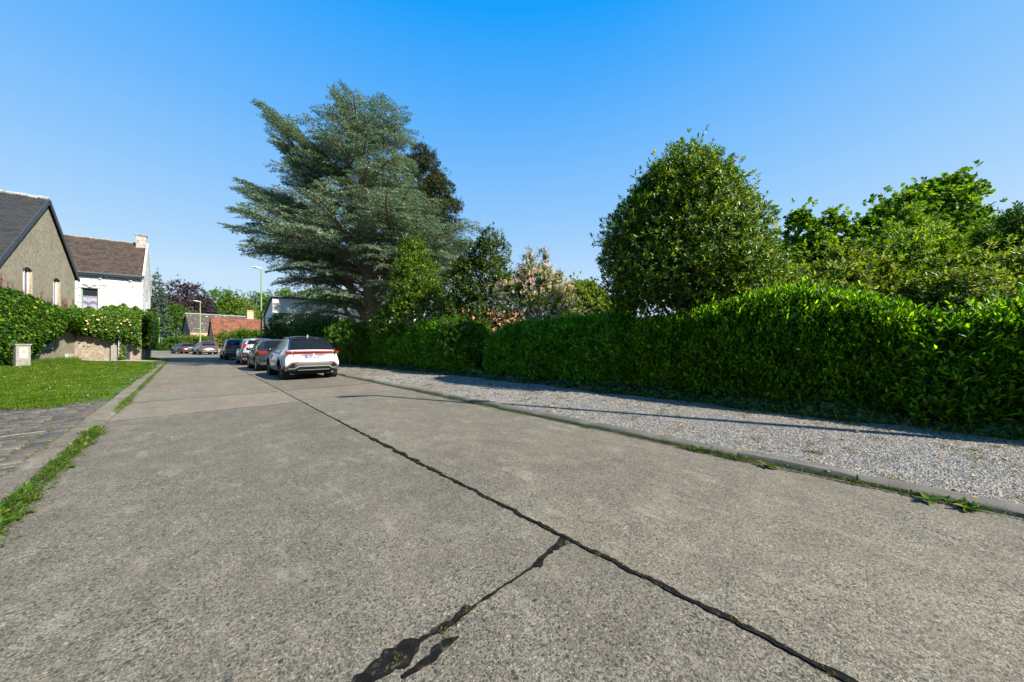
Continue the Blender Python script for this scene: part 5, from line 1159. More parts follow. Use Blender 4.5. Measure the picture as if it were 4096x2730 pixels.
def docks(name, pts, label, seed):
    rg = np.random.default_rng(seed)
    for (x, y, L) in pts:
        P = np.tile([[0., 0, .015]], (9, 1)); a = rg.uniform(0, 6.28, 9); D = np.stack([np.cos(a), np.sin(a), rg.uniform(.2, .9, 9)], -1); N = np.stack([-.3*np.cos(a), -.3*np.sin(a), np.ones(9)], -1)
        o = link(name, leafmesh(name, P, D, N, L*rg.uniform(.6, 1.1, 9), L*.42, 'ell', .2, .4), M['weed']); o.location = (x, y, 0); tag(o, label, 'weed', 'broad leaved weeds rooted along the kerbs')
docks('dock_plant', [(4.26, -.42, .10), (4.26, -.62, .09), (4.28, .62, .10), (-.88, 3.1, .06), (-.89, 5.6, .06), (-.87, 4.3, .05)], 'broad leaved weed rooted in the gutter beside the kerb', 5)
# grass in the sett joints, moss in the centre joint, tufts in the gravel
rg = np.random.default_rng(12)
n = 1500; cx = -1.29-rg.random(n)**1.2*5.5; cy = 2.5+9.2*rg.random(n); m = lump_h(np.stack([cx, cy, 0*cx+2], -1))+rg.normal(0, .6, n) > -.1
cx, cy = cx[m], cy[m]; k = 26; P = np.stack([np.repeat(cx, k)+rg.normal(0, .05, len(cx)*k), np.repeat(cy, k)+rg.normal(0, .03, len(cx)*k), np.full(len(cx)*k, .018)], -1)
D = rg.normal(0, .6, P.shape); D[:, 2] = .8
o = link('joint_grass', leafmesh('joint_grass', P, D, rvec(rg, len(P)), rg.uniform(.010, .032, len(P)), .005, 'blade'), M['moss']); tag(o, 'short mossy grass growing in the joints of the stone setts', 'moss', kind='stuff')
n = 150; cy = rg.uniform(-1.5, 22, n); cx = 1.765+rg.normal(0, .012, n); extra = [(x_, 1.28) for x_ in (1.72, .95, .8, .6, .25, -.3)]
cx = np.concatenate([cx, [e[0] for e in extra]*2]); cy = np.concatenate([cy, [e[1] for e in extra]*2+rg.normal(0, .01, 12)]); k = 30
P = np.stack([np.repeat(cx, k)+rg.normal(0, .012, len(cx)*k), np.repeat(cy, k)+rg.normal(0, .018, len(cx)*k), np.full(len(cx)*k, .006)], -1); D = rg.normal(0, .8, P.shape); D[:, 2] = .7
kp = np.repeat(rg.random(len(cx)) < .42, k) | (np.arange(len(P)) > 150*k); P, D = P[kp], D[kp]
o = link('joint_moss', leafmesh('joint_moss', P, D, rvec(rg, len(P)), rg.uniform(.006, .013, len(P)), .004, 'ell'), M['moss']); tag(o, 'tiny mossy plants in the tarred slab joints of the road', 'moss', kind='stuff')
n = 420; cx = rg.uniform(4.6, 7.7, n); cy = rg.uniform(-3, 22, n)**1.0; sc_ = rg.uniform(.5, 1.4, n); k = 36
P = np.stack([np.repeat(cx, k)+rg.normal(0, .045, n*k), np.repeat(cy, k)+rg.normal(0, .045, n*k), np.full(n*k, .04)], -1); D = rg.normal(0, .7, P.shape); D[:, 2] = .8
o = link('gravel_tufts', leafmesh('gravel_tufts', P, D, rvec(rg, len(P)), rg.uniform(.015, .05, len(P))*np.repeat(sc_, k), .006, 'blade'), M['moss']); tag(o, 'small dry grass tufts growing through the gravel verge', 'grass tufts', kind='stuff')
# tall stalks at the hedge foot near the right edge
n = 160; cx = rg.uniform(7.35, 7.75, n); cy = np.concatenate([rg.normal(-.9, .25, 60), rg.normal(.1, .35, 60), rg.normal(2.2, 1.2, 40)]); P = np.stack([cx, cy, np.full(n, .03)], -1); D = rg.normal(0, .35, P.shape); D[:, 2] = 1
o = link('verge_stalks', leafmesh('verge_stalks', P, D, rvec(rg, n), rg.uniform(.12, .34, n), .010, 'blade', .1, .5), M['moss']); tag(o, 'long bent grass stalks in front of the ivy near the right edge', 'grass', kind='stuff')

# ---------------------------------------------------------------- loose gravel
rg = np.random.default_rng(40); n = 120000
u_ = rg.random(n); y = -2.6+15.5*u_**1.6; x = 4.58+rg.random(n)*3.2
dirt = Lump(np.random.default_rng(41), 1.1)(np.stack([x, y*.7, 0*x], -1)); m = (dirt < .55+.4*rg.normal(size=n)) & (rg.random(n) < 1-.72*np.clip((x-6.1)*.55, 0, 1)*np.clip((5-y)*.35, 0, 1)-.2*(x > 6.8)); x, y = x[m], y[m]; n = len(x)
s = rg.uniform(.006, .0135, n)*(1+.035*np.maximum(y, 0)); th = rg.uniform(0, 6.28, n); el = rg.uniform(.6, 1, n)
k = 6; V = np.empty((n, 7, 3)); jit = rg.uniform(.65, 1.25, (n, 6))
for i in range(5):
    a = 2*PI*i/5; lx = np.cos(a)*s*jit[:, i]; ly = np.sin(a)*s*el*jit[:, i]
    V[:, i, 0] = x+lx*np.cos(th)-ly*np.sin(th); V[:, i, 1] = y+lx*np.sin(th)+ly*np.cos(th); V[:, i, 2] = .036
V[:, 5, 0] = x+rg.normal(0, .25, n)*s; V[:, 5, 1] = y+rg.normal(0, .25, n)*s; V[:, 5, 2] = .036+s*rg.uniform(.5, 1.1, n)
V = V[:, :6]; base = (np.arange(n)*6)[:, None]
F = np.concatenate([base+np.array([i, (i+1) % 5, 5])[None] for i in range(5)])
t = NT('loose pale stones'); g_ = t.n('ShaderNodeNewGeometry'); c = t.ramp(g_.outputs['Random Per Island'], [(0, (.035, .037, .04)), (.35, (.09, .09, .09)), (.65, (.165, .16, .15)), (.9, (.31, .295, .265)), (1, (.21, .145, .09))]); M['stones'] = t.done(t.bsdf(c, .8))
o = link('loose_gravel', np_mesh('loose_gravel', V, [F]), M['stones']); tag(o, 'loose pale gravel stones covering the verge between the kerb and the hedges', 'gravel', kind='stuff')
# fallen leaves
n = 260; x = rg.uniform(4.3, 7.6, n); y = rg.uniform(-3, 14, n); P = np.stack([x, y, np.full(n, .055)], -1); D = rg.normal(0, 1, P.shape); D[:, 2] *= .15; N = rg.normal(0, .3, P.shape); N[:, 2] = 1
M['deadleaf'] = leafmat('fallen dry leaves', [(0, (.20, .10, .03)), (1, (.42, .28, .10))], .2, .7)
o = link('fallen_leaves', leafmesh('fallen_leaves', P, D, N, rg.uniform(.03, .07, n), .028, 'ell', .3, .3), M['deadleaf']); tag(o, 'a few fallen brown leaves on the gravel verge', 'leaves', kind='stuff')

# ---------------------------------------------------------------- street lamps
M['sage'] = simple('sage green painted steel', (.17, .235, .11), .5, var=.12)
M['lamphead'] = simple('weathered grey aluminium', (.52, .54, .55), .45, var=.1)
M['lampbowl'] = simple('yellowed lamp bowl', (.50, .42, .28), .3, var=.1)
def lamp(x, y, H, az, label):
    e = empty('street_lamp', (x, y, 0), az, label=label, cat='street lamp', group='sage green street lamps')
    MB().tube([(0, 0, 0), (0, 0, .9), (0, 0, .95), (0, 0, 3.2), (0, 0, 3.25), (0, 0, H-.1), (0, 0, H)], [.11, .11, .10, .09, .08, .055, .055], 12).build('pole', M['sage'], e, smooth=True)
    h = MB(); Mx = Matrix.Translation((.06, 0, H)) @ Matrix.Rotation(R(6), 4, 'Y') @ Matrix.Scale(-1, 4, (1, 0, 0))
    def ring(xx, w_, zt, zb): return [tuple(Mx @ Vector((xx, w_*math.cos(a), (zt if math.sin(a) > 0 else -zb)*math.sin(a)*math.sin(a)**0+0*w_))) for a in np.linspace(0, 2*PI, 12, endpoint=False)]
    rings = [ring(0, .045, .045, -.045), ring(.16, .05, .05, -.05), ring(.26, .09, .07, -.06), ring(.5, .14, .09, -.05), ring(.72, .13, .07, -.05), ring(.84, .06, .03, -.03)]
    for a, b in zip(rings[:-1], rings[1:]):
        for i in range(12): j = (i+1) % 12; h.face([a[i], a[j], b[j], b[i]])
    h.face(rings[0][::-1]); h.face(rings[-1]); hd = h.build('lamp_head', M['lamphead'], e, smooth=True, weld=1e-5)
    b = MB(); b.lathe([(0, -.10), (.06, -.095), (.10, -.06), (.115, -.03)], Mx @ Matrix.Translation((.55, 0, 0)) @ Matrix.Scale(1.9, 4, (1, 0, 0)), 14); b.build('bowl', M['lampbowl'], hd, smooth=True)
    return e
lamp(7.55, -1.78, 9.35, R(-20), 'street lamp standing in the hedge just outside the right edge, casting the long shadow')
x, y, _ = at(1045, 35); lamp(x, y, 9.3, R(0), 'tallest nearest street lamp, on a sage green pole behind the parked cars')
x, y, _ = at(801, 49); lamp(x, y, 7.6, R(10), 'middle street lamp rising behind the grey parked car in front of the lichen speckled roof')
x, y, _ = at(637, 72); lamp(x, y, 7.0, R(5), 'smallest farthest street lamp beside the white house corner')

# ---------------------------------------------------------------- electricity cabinet with warning sign
M['concpaint'] = simple('stained white concrete', (.21, .20, .175), .85, var=.35, bump=.4)
M['signwhite'] = simple('white enamel sign', (.72, .75, .78), .4, var=.02); M['signyellow'] = simple('warning yellow', (.80, .52, .02), .4, var=.02); M['signblack'] = simple('black print', (.02, .02, .02), .5, var=.02); M['signorange'] = simple('orange print', (.75, .33, .10), .5)
cb = empty('electricity_cabinet', (-6.0, 28.8, 0), R(-60), label='concrete electricity cabinet with a yellow triangular warning sign, in front of the creeper', cat='electricity cabinet')
MB().box(-.26, 0, -.24, .20, 0, 1.24).build('body', M['concpaint'], cb, bevel=.008); MB().box(-.29, .03, -.27, .23, 1.24, 1.30).build('cap', M['coping'], cb)
sg = MB(); sg.box(.001, .006, -.13, .11, .62, 1.10); sg = sg.build('sign', M['signwhite'], cb)
tr = MB()
def tri(mb, cy, cz, r, x0, x1):
    P = [(x0, cy+r*math.cos(a), cz+r*math.sin(a)*1.15) for a in (R(90), R(210), R(330))]; Q = [(x1, p[1], p[2]) for p in P]; mb.prism(P, Q)
tri(tr, -.01, .90, .115, .006, .008); tr.build('triangle_border', M['signblack'], sg)
tr = MB(); tri(tr, -.01, .90, .088, .008, .010); tr.build('triangle', M['signyellow'], sg)
bt = MB(); P = [(-.005, .965), (-.03, .90), (-.012, .90), (-.025, .85), (.012, .912), (-.004, .912), (.010, .965)]; bt.prism([(.010, a, b) for a, b in P], [(.0115, a, b) for a, b in P]); bt.build('lightning_bolt', M['signblack'], sg)
MB().box(.006, .008, -.055, .035, .765, .80).build('orange_mark', M['signorange'], sg)
tx = MB()
for k, (a, b) in enumerate(((-.10, .08), (-.09, .06), (-.10, .085))): tx.box(.006, .0075, a, b, .725-k*.03, .738-k*.03)
tx.build('small_print', M['signblack'], sg)
# ---------------------------------------------------------------- cars
def paint(name, col, metal=.3, rough=.28, coat=1.0):
    t = NT(name); p = t.coord('Object'); nz = t.noise(p, 3, 4)
    c = t.ramp(nz, [(.3, tuple(x*.94 for x in col)), (.7, col)])
    sx = t.n('ShaderNodeSeparateXYZ'); t.l(p, sx.inputs[0])
    dirt = t.math('MULTIPLY', t.ramp(sx.outputs[2], [(.15, 1), (.5, 0)]), t.ramp(t.noise(p, 9, 5, .7), [(.35, .1), (.7, .6)]))
    c = t.mix(dirt, c, (.20, .18, .15)); r = t.ramp(dirt, [(0, rough), (.6, .7)])
    return t.done(t.bsdf(c, r, metal, None, .5, coat, .04))
M['cwhite'] = paint('pearl white car paint', (.52, .53, .54), .0, .3); M['cwhite_shaded'] = paint('white car paint', (.27, .30, .34), .0, .3)  # second white is darkened and blued, shade put into the paint colour
M['cgrey'] = paint('dark grey metallic car paint', (.018, .022, .028), .3, .3, .5); M['cblack'] = paint('black car paint', (.006, .006, .007), .1, .3, .45); M['csilver'] = paint('graphite grey metallic car paint', (.09, .09, .105), .5, .3, .5); M['cdark'] = paint('very dark blue car paint', (.010, .012, .018), .2, .3, .45)
M['cglass'] = simple('tinted car glass', (.008, .010, .012), .06, var=.05, spec=.10); M['cclad'] = simple('grey plastic cladding', (.075, .077, .08), .6, var=.1, bump=.2, bscale=200)
M['croof'] = paint('gloss black roof paint', (.008, .008, .010), .0, .2, .5); M['tyre'] = simple('tyre rubber', (.018, .018, .018), .85, var=.3); M['rimdark'] = simple('black alloy', (.03, .03, .032), .35, var=.1, metal=.6); M['rimlight'] = simple('silver alloy', (.5, .5, .52), .3, var=.1, metal=.8)
M['well'] = simple('black underbody', (.008, .008, .008), .95); M['metalbright'] = simple('satin silver trim', (.62, .63, .65), .3, var=.05, metal=.7)
M['exhaust'] = simple('dull exhaust steel', (.22, .19, .16), .5, var=.3, metal=.6)
def redm(name, col, em):
    t = NT(name); return t.done(t.bsdf(col, .3, 0, None, .12))
M['redlens'] = redm('bright red lens', (.42, .004, .003), .0); M['reddark'] = redm('dark red lens', (.22, .008, .01), 0)
M['clearlens'] = simple('clear lens', (.45, .42, .38), .15, var=.2)
def plate_mat():
    t = NT('blurred number plate'); p = t.coord('Object'); c = t.ramp(t.noise(t.coord('Object', (14, 1, 7)), 1.6, 2), [(.38, (.40, .37, .41)), (.5, (.30, .23, .29)), (.62, (.19, .10, .15))]); return t.done(t.bsdf(c, .5))
M['plate'] = plate_mat(); M['plateblue'] = simple('blue plate band', (.05, .13, .55), .4)

def smooth_interp(xs, ys, sg=.03):
    gx = np.linspace(-2.2, 2.2, 9); gw = np.exp(-gx*gx/2); gw /= gw.sum()
    return lambda v: sum(w_*np.interp(np.asarray(v)+g_*sg, xs, ys) for g_, w_ in zip(gx, gw))
def make_car(spec, name, loc, az, label):
    L, Wd, H = spec['L'], spec['W'], spec['H']; e = empty(name, loc, az, label=label, cat='car', group='cars parked along the right kerb')
    zt = smooth_interp(*zip(*spec['top']), sg=.012); hw = smooth_interp(*zip(*spec['side']), sg=.03); pl = smooth_interp(*zip(*spec['plan']), sg=.02)
    yr = smooth_interp(*zip(*spec['rear']), sg=.02); yf = smooth_interp([.2, .4, .6, .75, .95], [.12, .02, .0, .05, .3], .04)
    wr = spec['wr']; ax = spec['axles']; bulge = spec.get('bulge', .13)
    # local frame: rear bumper at y=0, nose at y=L
    def zb(s):
        z = spec['sill']+.10*np.clip((.09-s)/.09, 0, 1)+.06*np.clip((s-.93)/.07, 0, 1)
        for a in ax:
            d = (s*L-a)/(wr+.055); z = np.maximum(z, np.where(np.abs(d) < 1, wr+.02+np.sqrt(np.clip(1-d*d, 0, 1))*(wr+.055), 0))
        return z
    def W_(s, z, ztop):
        w_ = hw(z)*pl(s)*Wd/2; r = .07; q = np.clip((z-(ztop-r))/r, 0, 1); w_ = w_-r*(1-np.sqrt(1-q*q*.98))
        for a in ax: d = (s*L-a)/(wr+.30); w_ = w_+.035*spec.get('flare', 1)*np.exp(-d*d*2.2)*np.exp(-((z-.62)/.28)**2)
        return w_
    def Y_(s, z, a):
        rear = yr(z)+bulge*np.abs(a)**3; front = L-yf(z)-.42*np.abs(a)**2.6; return rear+(front-rear)*s
    def body_pt(a, s, f):
        zt_ = zt(s); zb_ = np.minimum(zb(s), zt_-.05); z = zb_+(zt_-zb_)*f; w_ = W_(s, z, zt_); return np.stack([a*w_, Y_(s, z, a), z+0*a], -1)
    ss = np.unique(np.concatenate([np.linspace(0, 1, 71), [x_ for a in ax for x_ in (a/L+np.array([-1, 1])*(wr+.055)/L)], (np.array(ax)[:, None]/L+np.linspace(-1, 1, 21)[None]*(wr+.054)/L).ravel()]))
    ff = 1-(1-np.linspace(0, 1, 22))**1.35; aa = np.linspace(-1, 1, 25)
    V = []; F = []
    def grid(A, flip=False):
        b = sum(len(v) for v in V); n, m = A.shape[:2]; V.append(A.reshape(-1, 3)); i = np.arange(n*m).reshape(n, m)+b
        q = np.stack([i[:-1, :-1], i[1:, :-1], i[1:, 1:], i[:-1, 1:]], -1).reshape(-1, 4); F.append(q[:, ::-1] if flip else q)
    S, Fq = np.meshgrid(ss, ff, indexing='ij')
    grid(body_pt(np.full_like(S, -1), S, Fq)); grid(body_pt(np.full_like(S, 1), S, Fq), True)
    A_, Fq = np.meshgrid(aa, ff, indexing='ij'); grid(body_pt(A_, np.zeros_like(A_), Fq)); grid(body_pt(A_, np.ones_like(A_), Fq), True)
    A_, S = np.meshgrid(aa, ss, indexing='ij'); T = body_pt(A_, S, np.ones_like(A_)); crown = spec.get('crown', .05)*(1-A_**2)*np.clip((.5-np.abs(S-.5))*8, 0, 1); T[..., 2] += crown; grid(T)
    me = np_mesh('body', np.concatenate(V), [np.concatenate(F)]); bm = bmesh.new(); bm.from_mesh(me); bmesh.ops.remove_doubles(bm, verts=bm.verts, dist=1e-4); bmesh.ops.recalc_face_normals(bm, faces=bm.faces); bm.to_mesh(me); bm.free(); me.validate()
    body = link('body', me, spec['paint'], e); shade_auto(me, 50)
    # patches laid on the body skin: polygons cut small, then mapped
    def patch(pname, poly, mapf, mat, par=e, off=.006, step=.07, thick=True):
        bm = bmesh.new(); bm.faces.new([bm.verts.new((a, b, 0)) for a, b in poly]); P = np.array(poly)
        for k in (0, 1):
            lo, hi = P[:, k].min(), P[:, k].max(); n = int((hi-lo)/step)
            for j in range(1, n+1):
                v = lo+(hi-lo)*j/(n+1); bmesh.ops.bisect_plane(bm, geom=bm.verts[:]+bm.edges[:]+bm.faces[:], plane_co=(v, 0, 0) if k == 0 else (0, v, 0), plane_no=(1, 0, 0) if k == 0 else (0, 1, 0), dist=1e-6)
        uv = np.array([v.co[:2] for v in bm.verts]); X = mapf(uv[:, 0], uv[:, 1], off)
        for v, x_ in zip(bm.verts, X): v.co = x_
        bound = [ed for ed in bm.edges if len(ed.link_faces) == 1]
        X0 = mapf(uv[:, 0], uv[:, 1], -.012); vm = {v: x_ for v, x_ in zip(bm.verts, X0)}
        r = bmesh.ops.extrude_edge_only(bm, edges=bound); 
        newv = [g_ for g_ in r['geom'] if isinstance(g_, bmesh.types.BMVert)]
        for v in newv:
            best = min(vm.items(), key=lambda kv: (kv[0].co-v.co).length); v.co = best[1]
        bmesh.ops.recalc_face_normals(bm, faces=bm.faces); me = bpy.data.meshes.new(pname); bm.to_mesh(me); bm.free(); o = link(pname, me, mat, par); shade_auto(me, 35); return o
    def rear_map(x, z, o): 
        w0 = W_(np.zeros_like(x), z, zt(0.0)); a = np.clip(x/np.maximum(w0, .1), -1.02, 1.02); return np.stack([x, yr(z)+bulge*np.abs(a)**3-o, z], -1)
    def side_map(sd):
        def f(y, z, o):
            s = np.clip(y/L, 0, 1)
            for _ in range(6):
                r0 = yr(z)+bulge; f0 = L-yf(z)-.42; s = np.clip((y-r0)/(f0-r0), 0, 1)
            return np.stack([sd*(W_(s, z, zt(s))+o), y, z], -1)
        return f
    def top_map(x, s, o):
        z = zt(s); dz = (zt(s+.004)-zt(s-.004)); w0 = W_(s, z, z); a = np.clip(x/np.maximum(w0, .1), -1, 1); y = Y_(s, z, a); dy = .008*L
        nl = np.sqrt(dz*dz+dy*dy); cr_ = crown_f(a, s); return np.stack([x, y-o*dz/nl, z+cr_+o*dy/nl], -1)
    crown_f = lambda a, s: spec.get('crown', .05)*(1-a**2)*np.clip((.5-np.abs(s-.5))*8, 0, 1)
    for nm, poly, mt_ in spec.get('side_patches', []):
        for sd in (-1, 1): patch(nm, poly, side_map(sd), M[mt_])
    for it in spec.get('top_patches', []): patch(it[0], it[1], top_map, M[it[2]], off=it[3] if len(it) > 3 else .008, step=.06)
    for it in spec.get('rear_patches', []):
        nm, poly, mt_ = it[:3]; off = it[3] if len(it) > 3 else .008; patch(nm, poly, rear_map, M[mt_], off=off)
        if len(it) > 4: patch(nm, [(-a, b) for a, b in poly][::-1], rear_map, M[mt_], off=off)
    sf = [side_map(sd) for sd in (-1, 1)]; yb_ = spec['mirror'][0]; belt_ = spec['mirror'][1]-.04
    for fmap in sf:
        for ys_ in (.44*L, .66*L, .275*L): patch('door_seam', [(ys_, .42), (ys_+.014, .42), (ys_+.014, belt_-.03), (ys_, belt_-.03)], fmap, M['well'], off=.002)
        for ys_ in (.46*L, .30*L): patch('door_handle', [(ys_, belt_-.13), (ys_+.17, belt_-.13), (ys_+.17, belt_-.10), (ys_, belt_-.10)], fmap, spec['paint'], off=.022)
    # underbody and wheel wells
    ub = MB(); ub.box(-Wd/2+.20, Wd/2-.20, .25, L-.3, .20, .62); ub.build('underbody', M['well'], e)
    for a in ax:
        for sd in (-1, 1):
            wl_ = MB(); wl_.lathe([(0.01, 0), (wr+.06, 0), (wr+.06, .30)], Matrix.Translation((sd*(Wd/2-.32), a, wr)) @ Matrix.Rotation(R(90*sd), 4, 'Y'), 28)
            wl_.build('wheel_well', M['well'], e)
    # wheels
    for a in ax:
        for sd in (-1, 1):
            Mx = Matrix.Translation((sd*(Wd/2-.035), a, wr)) @ Matrix.Rotation(R(90*sd), 4, 'Y')
            wb_ = MB(); tw_ = .215; rr = wr*.68
            wb_.lathe([(rr, -tw_), (wr-.03, -tw_), (wr-.005, -tw_+.02), (wr, -tw_*.5), (wr-.005, -.02), (wr-.03, -.002), (rr+.02, .006), (rr, -.01)], Mx, 36)
            wh = wb_.build('wheel', M['tyre'], e, smooth=True)
            rb = MB(); rb.lathe([(0, -.055), (rr*.96, -.075), (rr, -.005), (rr+.006, .004)], Mx, 36)
            rim = rb.build('rim_barrel', M['well'], wh)
            rb = MB(); rb.lathe([(rr*.93, -.004), (rr+.004, .006), (rr+.004, -.01)], Mx, 36); rb.lathe([(0, .004), (rr*.2, .004), (rr*.22, -.03)], Mx, 16)
            for k in range(5):
                for dd in (-.13, .13):
                    a0 = 2*PI*k/5+.2; p0 = Vector((rr*.12*math.cos(a0), rr*.12*math.sin(a0), 0)); p1 = Vector((rr*.97*math.cos(a0+dd), rr*.97*math.sin(a0+dd), .0)); dn = (p1-p0).normalized(); pn = Vector((-dn.y, dn.x, 0))*.016
                    P = [p0-pn, p1-pn*.8, p1+pn*.8, p0+pn]; rb.prism([tuple(Mx @ (q+Vector((0, 0, -.04)))) for q in P], [tuple(Mx @ (q+Vector((0, 0, -.002)))) for q in P])
            rb.build('rim', M[spec.get('rim', 'rimdark')], wh)
    # mirrors
    ym = spec['mirror'][0]; zm = spec['mirror'][1]
    for sd in (-1, 1):
        w0 = float(W_(ym/L, zm, float(zt(ym/L)))); mm = MB(); Mx = Matrix.Translation((sd*(w0+.11), ym, zm+.03)) @ Matrix.Diagonal((.10, .065, .07, 1))
        mm.lathe([(0, -1), (.6, -.85), (.95, -.35), (1, .2), (.85, .7), (.5, .95), (0, 1)], Mx, 14); m_ = mm.build('mirror', spec.get('mirrorm', M['croof']), e, smooth=True)
        st = MB(); st.box(min(sd*(w0-.03), sd*(w0+.08)), max(sd*(w0-.03), sd*(w0+.08)), ym-.03, ym+.03, zm-.05, zm-.01); st.build('mirror_arm', M['croof'], m_)
    # number plate
    zp = spec['plate']; py = float(yr(zp))-.016
    pb = MB(); pb.box(-.26, .26, py-.006, py+.02, zp-.055, zp+.055); pbo = pb.build('number_plate', M['plate'], e)
    q = MB(); q.box(-.258, -.205, py-.009, py-.006, zp-.052, zp+.052); q.build('blue_band', M['plateblue'], pbo)
    return e, dict(patch=patch, rear_map=rear_map, side_map=side_map, W_=W_, zt=zt, yr=yr)

plan_ = [(0, .93), (.06, .965), (.15, .99), (.3, 1.0), (.75, .995), (.9, .96), (1, .90)]
# --- coupe shaped white crossover
L = 4.36
S1 = dict(L=L, W=1.83, H=1.56, sill=.30, wr=.345, axles=(.86, 3.50), paint=M['cwhite'], plan=plan_, flare=1.4,
    top=[(0, 1.03), (.035, 1.05), (.07, 1.15), (.15, 1.37), (.20, 1.47), (.28, 1.53), (.42, 1.555), (.53, 1.53), (.60, 1.44), (.74, 1.10), (.78, 1.05), (.90, .97), (.97, .86), (1, .74)],
    side=[(.2, .92), (.35, .97), (.55, 1.0), (.72, .99), (.88, .955), (1.0, .90), (1.06, .86), (1.3, .74), (1.5, .64)],
    rear=[(.2, .20), (.34, .09), (.45, .03), (.6, .0), (.68, .06), (.82, .12), (.93, .10), (1.0, .05), (1.05, .06)], mirror=(2.95, 1.02), plate=.815, bulge=.17,
    side_patches=[('side_window', [(1.05, 1.14), (1.28, 1.33), (1.75, 1.44), (1.80, 1.44), (1.80, 1.08), (1.15, 1.09)], 'cglass'), ('side_window', [(1.86, 1.08), (1.86, 1.44), (2.30, 1.45), (2.62, 1.36), (3.05, 1.05), (3.0, 1.03)], 'cglass'),
        ('roof_edge', [(1.02, 1.33), (1.30, 1.475), (1.9, 1.535), (2.45, 1.52), (2.75, 1.36), (3.1, 1.10), (3.06, 1.07), (2.64, 1.38), (2.32, 1.465), (1.76, 1.455), (1.27, 1.345), (1.08, 1.20)], 'croof'),
        ('sill_cladding', [(1.22, .31), (3.12, .31), (3.08, .40), (2.7, .42), (1.9, .46), (1.35, .62), (1.28, .60)], 'cclad'), ('rear_cladding', [(.22, .34), (.44, .34), (.50, .52), (.62, .68), (.60, .72), (.45, .56), (.24, .50)], 'cclad'),
        ('tail_lamp', [(.12, .965), (.42, 1.0), (.42, 1.03), (.12, 1.035)], 'redlens')],
    top_patches=[('hatch_surround', [(-.74, .038), (.74, .038), (.62, .20), (-.62, .20)], 'croof'), ('rear_window', [(-.68, .050), (.68, .050), (.55, .174), (-.55, .174)], 'cglass', .016), ('roof', [(-.62, .178), (.62, .178), (.60, .57), (-.60, .57)], 'croof'), ('windscreen', [(-.56, .57), (.56, .57), (.66, .73), (-.66, .73)], 'cglass')],
    rear_patches=[('light_strip', [(-.66, .965), (.66, .965), (.66, 1.03), (-.66, 1.03)], 'reddark', .010), ('light_bar', [(-.64, .985), (-.16, .985), (-.16, 1.022), (-.64, 1.022)], 'redlens', .016, 1),
        ('lamp_housing', [(-.86, .935), (-.62, .935), (-.62, .985), (-.84, 1.0)], 'cclad', .010, 1), ('tail_light', [(-.88, .985), (-.665, .985), (-.665, 1.028), (-.86, 1.026)], 'redlens', .016, 1), ('lower_strip', [(-.62, .935), (.62, .935), (.62, .962), (-.62, .962)], 'cclad', .008),
        ('plate_recess', [(-.36, .735), (.36, .735), (.29, .90), (-.29, .90)], 'cwhite_shaded', .004), ('plate_painted_shade', [(-.42, .885), (.42, .885), (.30, .905), (-.30, .905)], 'croof', .009),  # darker recess and black strip above the plate: shade painted on
        ('bumper_trim', [(-.86, .33), (.86, .33), (.86, .46), (.70, .64), (.52, .66), (-.52, .66), (-.70, .64), (-.86, .46)], 'cclad', .010),
        ('diffuser', [(-.70, .36), (.70, .36), (.58, .47), (-.58, .47)], 'rimdark', .022), ('bumper_insert', [(-.56, .50), (.56, .50), (.56, .60), (-.56, .60)], 'cclad', .020),
        ('silver_trim', [(-.78, .40), (-.60, .40), (-.46, .485), (.46, .485), (.60, .40), (.78, .40), (.78, .43), (.615, .43), (.475, .51), (-.475, .51), (-.615, .43), (-.78, .43)], 'metalbright', .030),
        ('lower_trim', [(-.50, .352), (.50, .352), (.50, .37), (-.50, .37)], 'metalbright', .030), ('bumper_grille', [(-.78, .45), (-.60, .45), (-.58, .60), (-.68, .60)], 'rimdark', .020, 1), ('reflector', [(-.70, .628), (-.50, .628), (-.50, .642), (-.66, .645)], 'redlens', .026, 1)])
carA, fA = make_car(S1, 'parked_car', (3.20, 13.55, 0), 0.0, 'nearest parked car, a white crossover with a black roof and full width red tail light')
# seams, badges, fin, exhaust
pt_ = fA['patch']; rm = fA['rear_map']
pt_('tailgate_seam', [(-.62, .93), (-.612, .93), (-.60, .80), (-.44, .715), (.44, .715), (.60, .80), (.612, .93), (.62, .93), (.608, .79), (.445, .706), (-.445, .706), (-.608, .79)], rm, M['well'], off=.004)
fn_ = MB(); fn_.prism([(-.02, 1.02, 1.56), (.02, 1.02, 1.56), (.012, 1.22, 1.585), (-.012, 1.22, 1.585)], [(-.006, 1.00, 1.645), (.006, 1.00, 1.645), (.004, 1.10, 1.62), (-.004, 1.10, 1.62)]); fn_.build('antenna_fin', M['cwhite'], carA)
sp_ = MB(); n = 14
for k in range(n):
    a, b = -0.56+1.12*k/n, -0.56+1.12*(k+1)/n; ya, yb = .70+.12*abs(a/.56)**3, .70+.12*abs(b/.56)**3; za, zb_ = 1.465-.03*abs(a/.56)**2, 1.465-.03*abs(b/.56)**2
    if k in (6, 7): ya += .0; yb += .0
    sp_.prism([(a, ya, za), (b, yb, zb_), (b, yb+.30, zb_+.06), (a, ya+.30, za+.06)], [(a, ya-.01, za+.028), (b, yb-.01, zb_+.028), (b, yb+.30, zb_+.085), (a, ya+.30, za+.085)])
sp_.build('roof_spoiler', M['croof'], carA, weld=1e-5)
em = MB(); y0 = float(fA['yr'](.915))-.012
for rx_, rz_, cz in ((.052, .034, .912), (.016, .030, .912), (.036, .014, .925)):
    em.tube([(rx_*math.cos(a), y0, cz+rz_*math.sin(a)) for a in np.linspace(0, 2*PI, 21)], .0045, 5, False)
em.build('emblem', M['metalbright'], carA)
bd = MB(); y0 = float(fA['yr'](.86))+.025
for k in range(4): bd.box(.47+k*.026, .487+k*.026, y0-.004, y0, .857, .870)
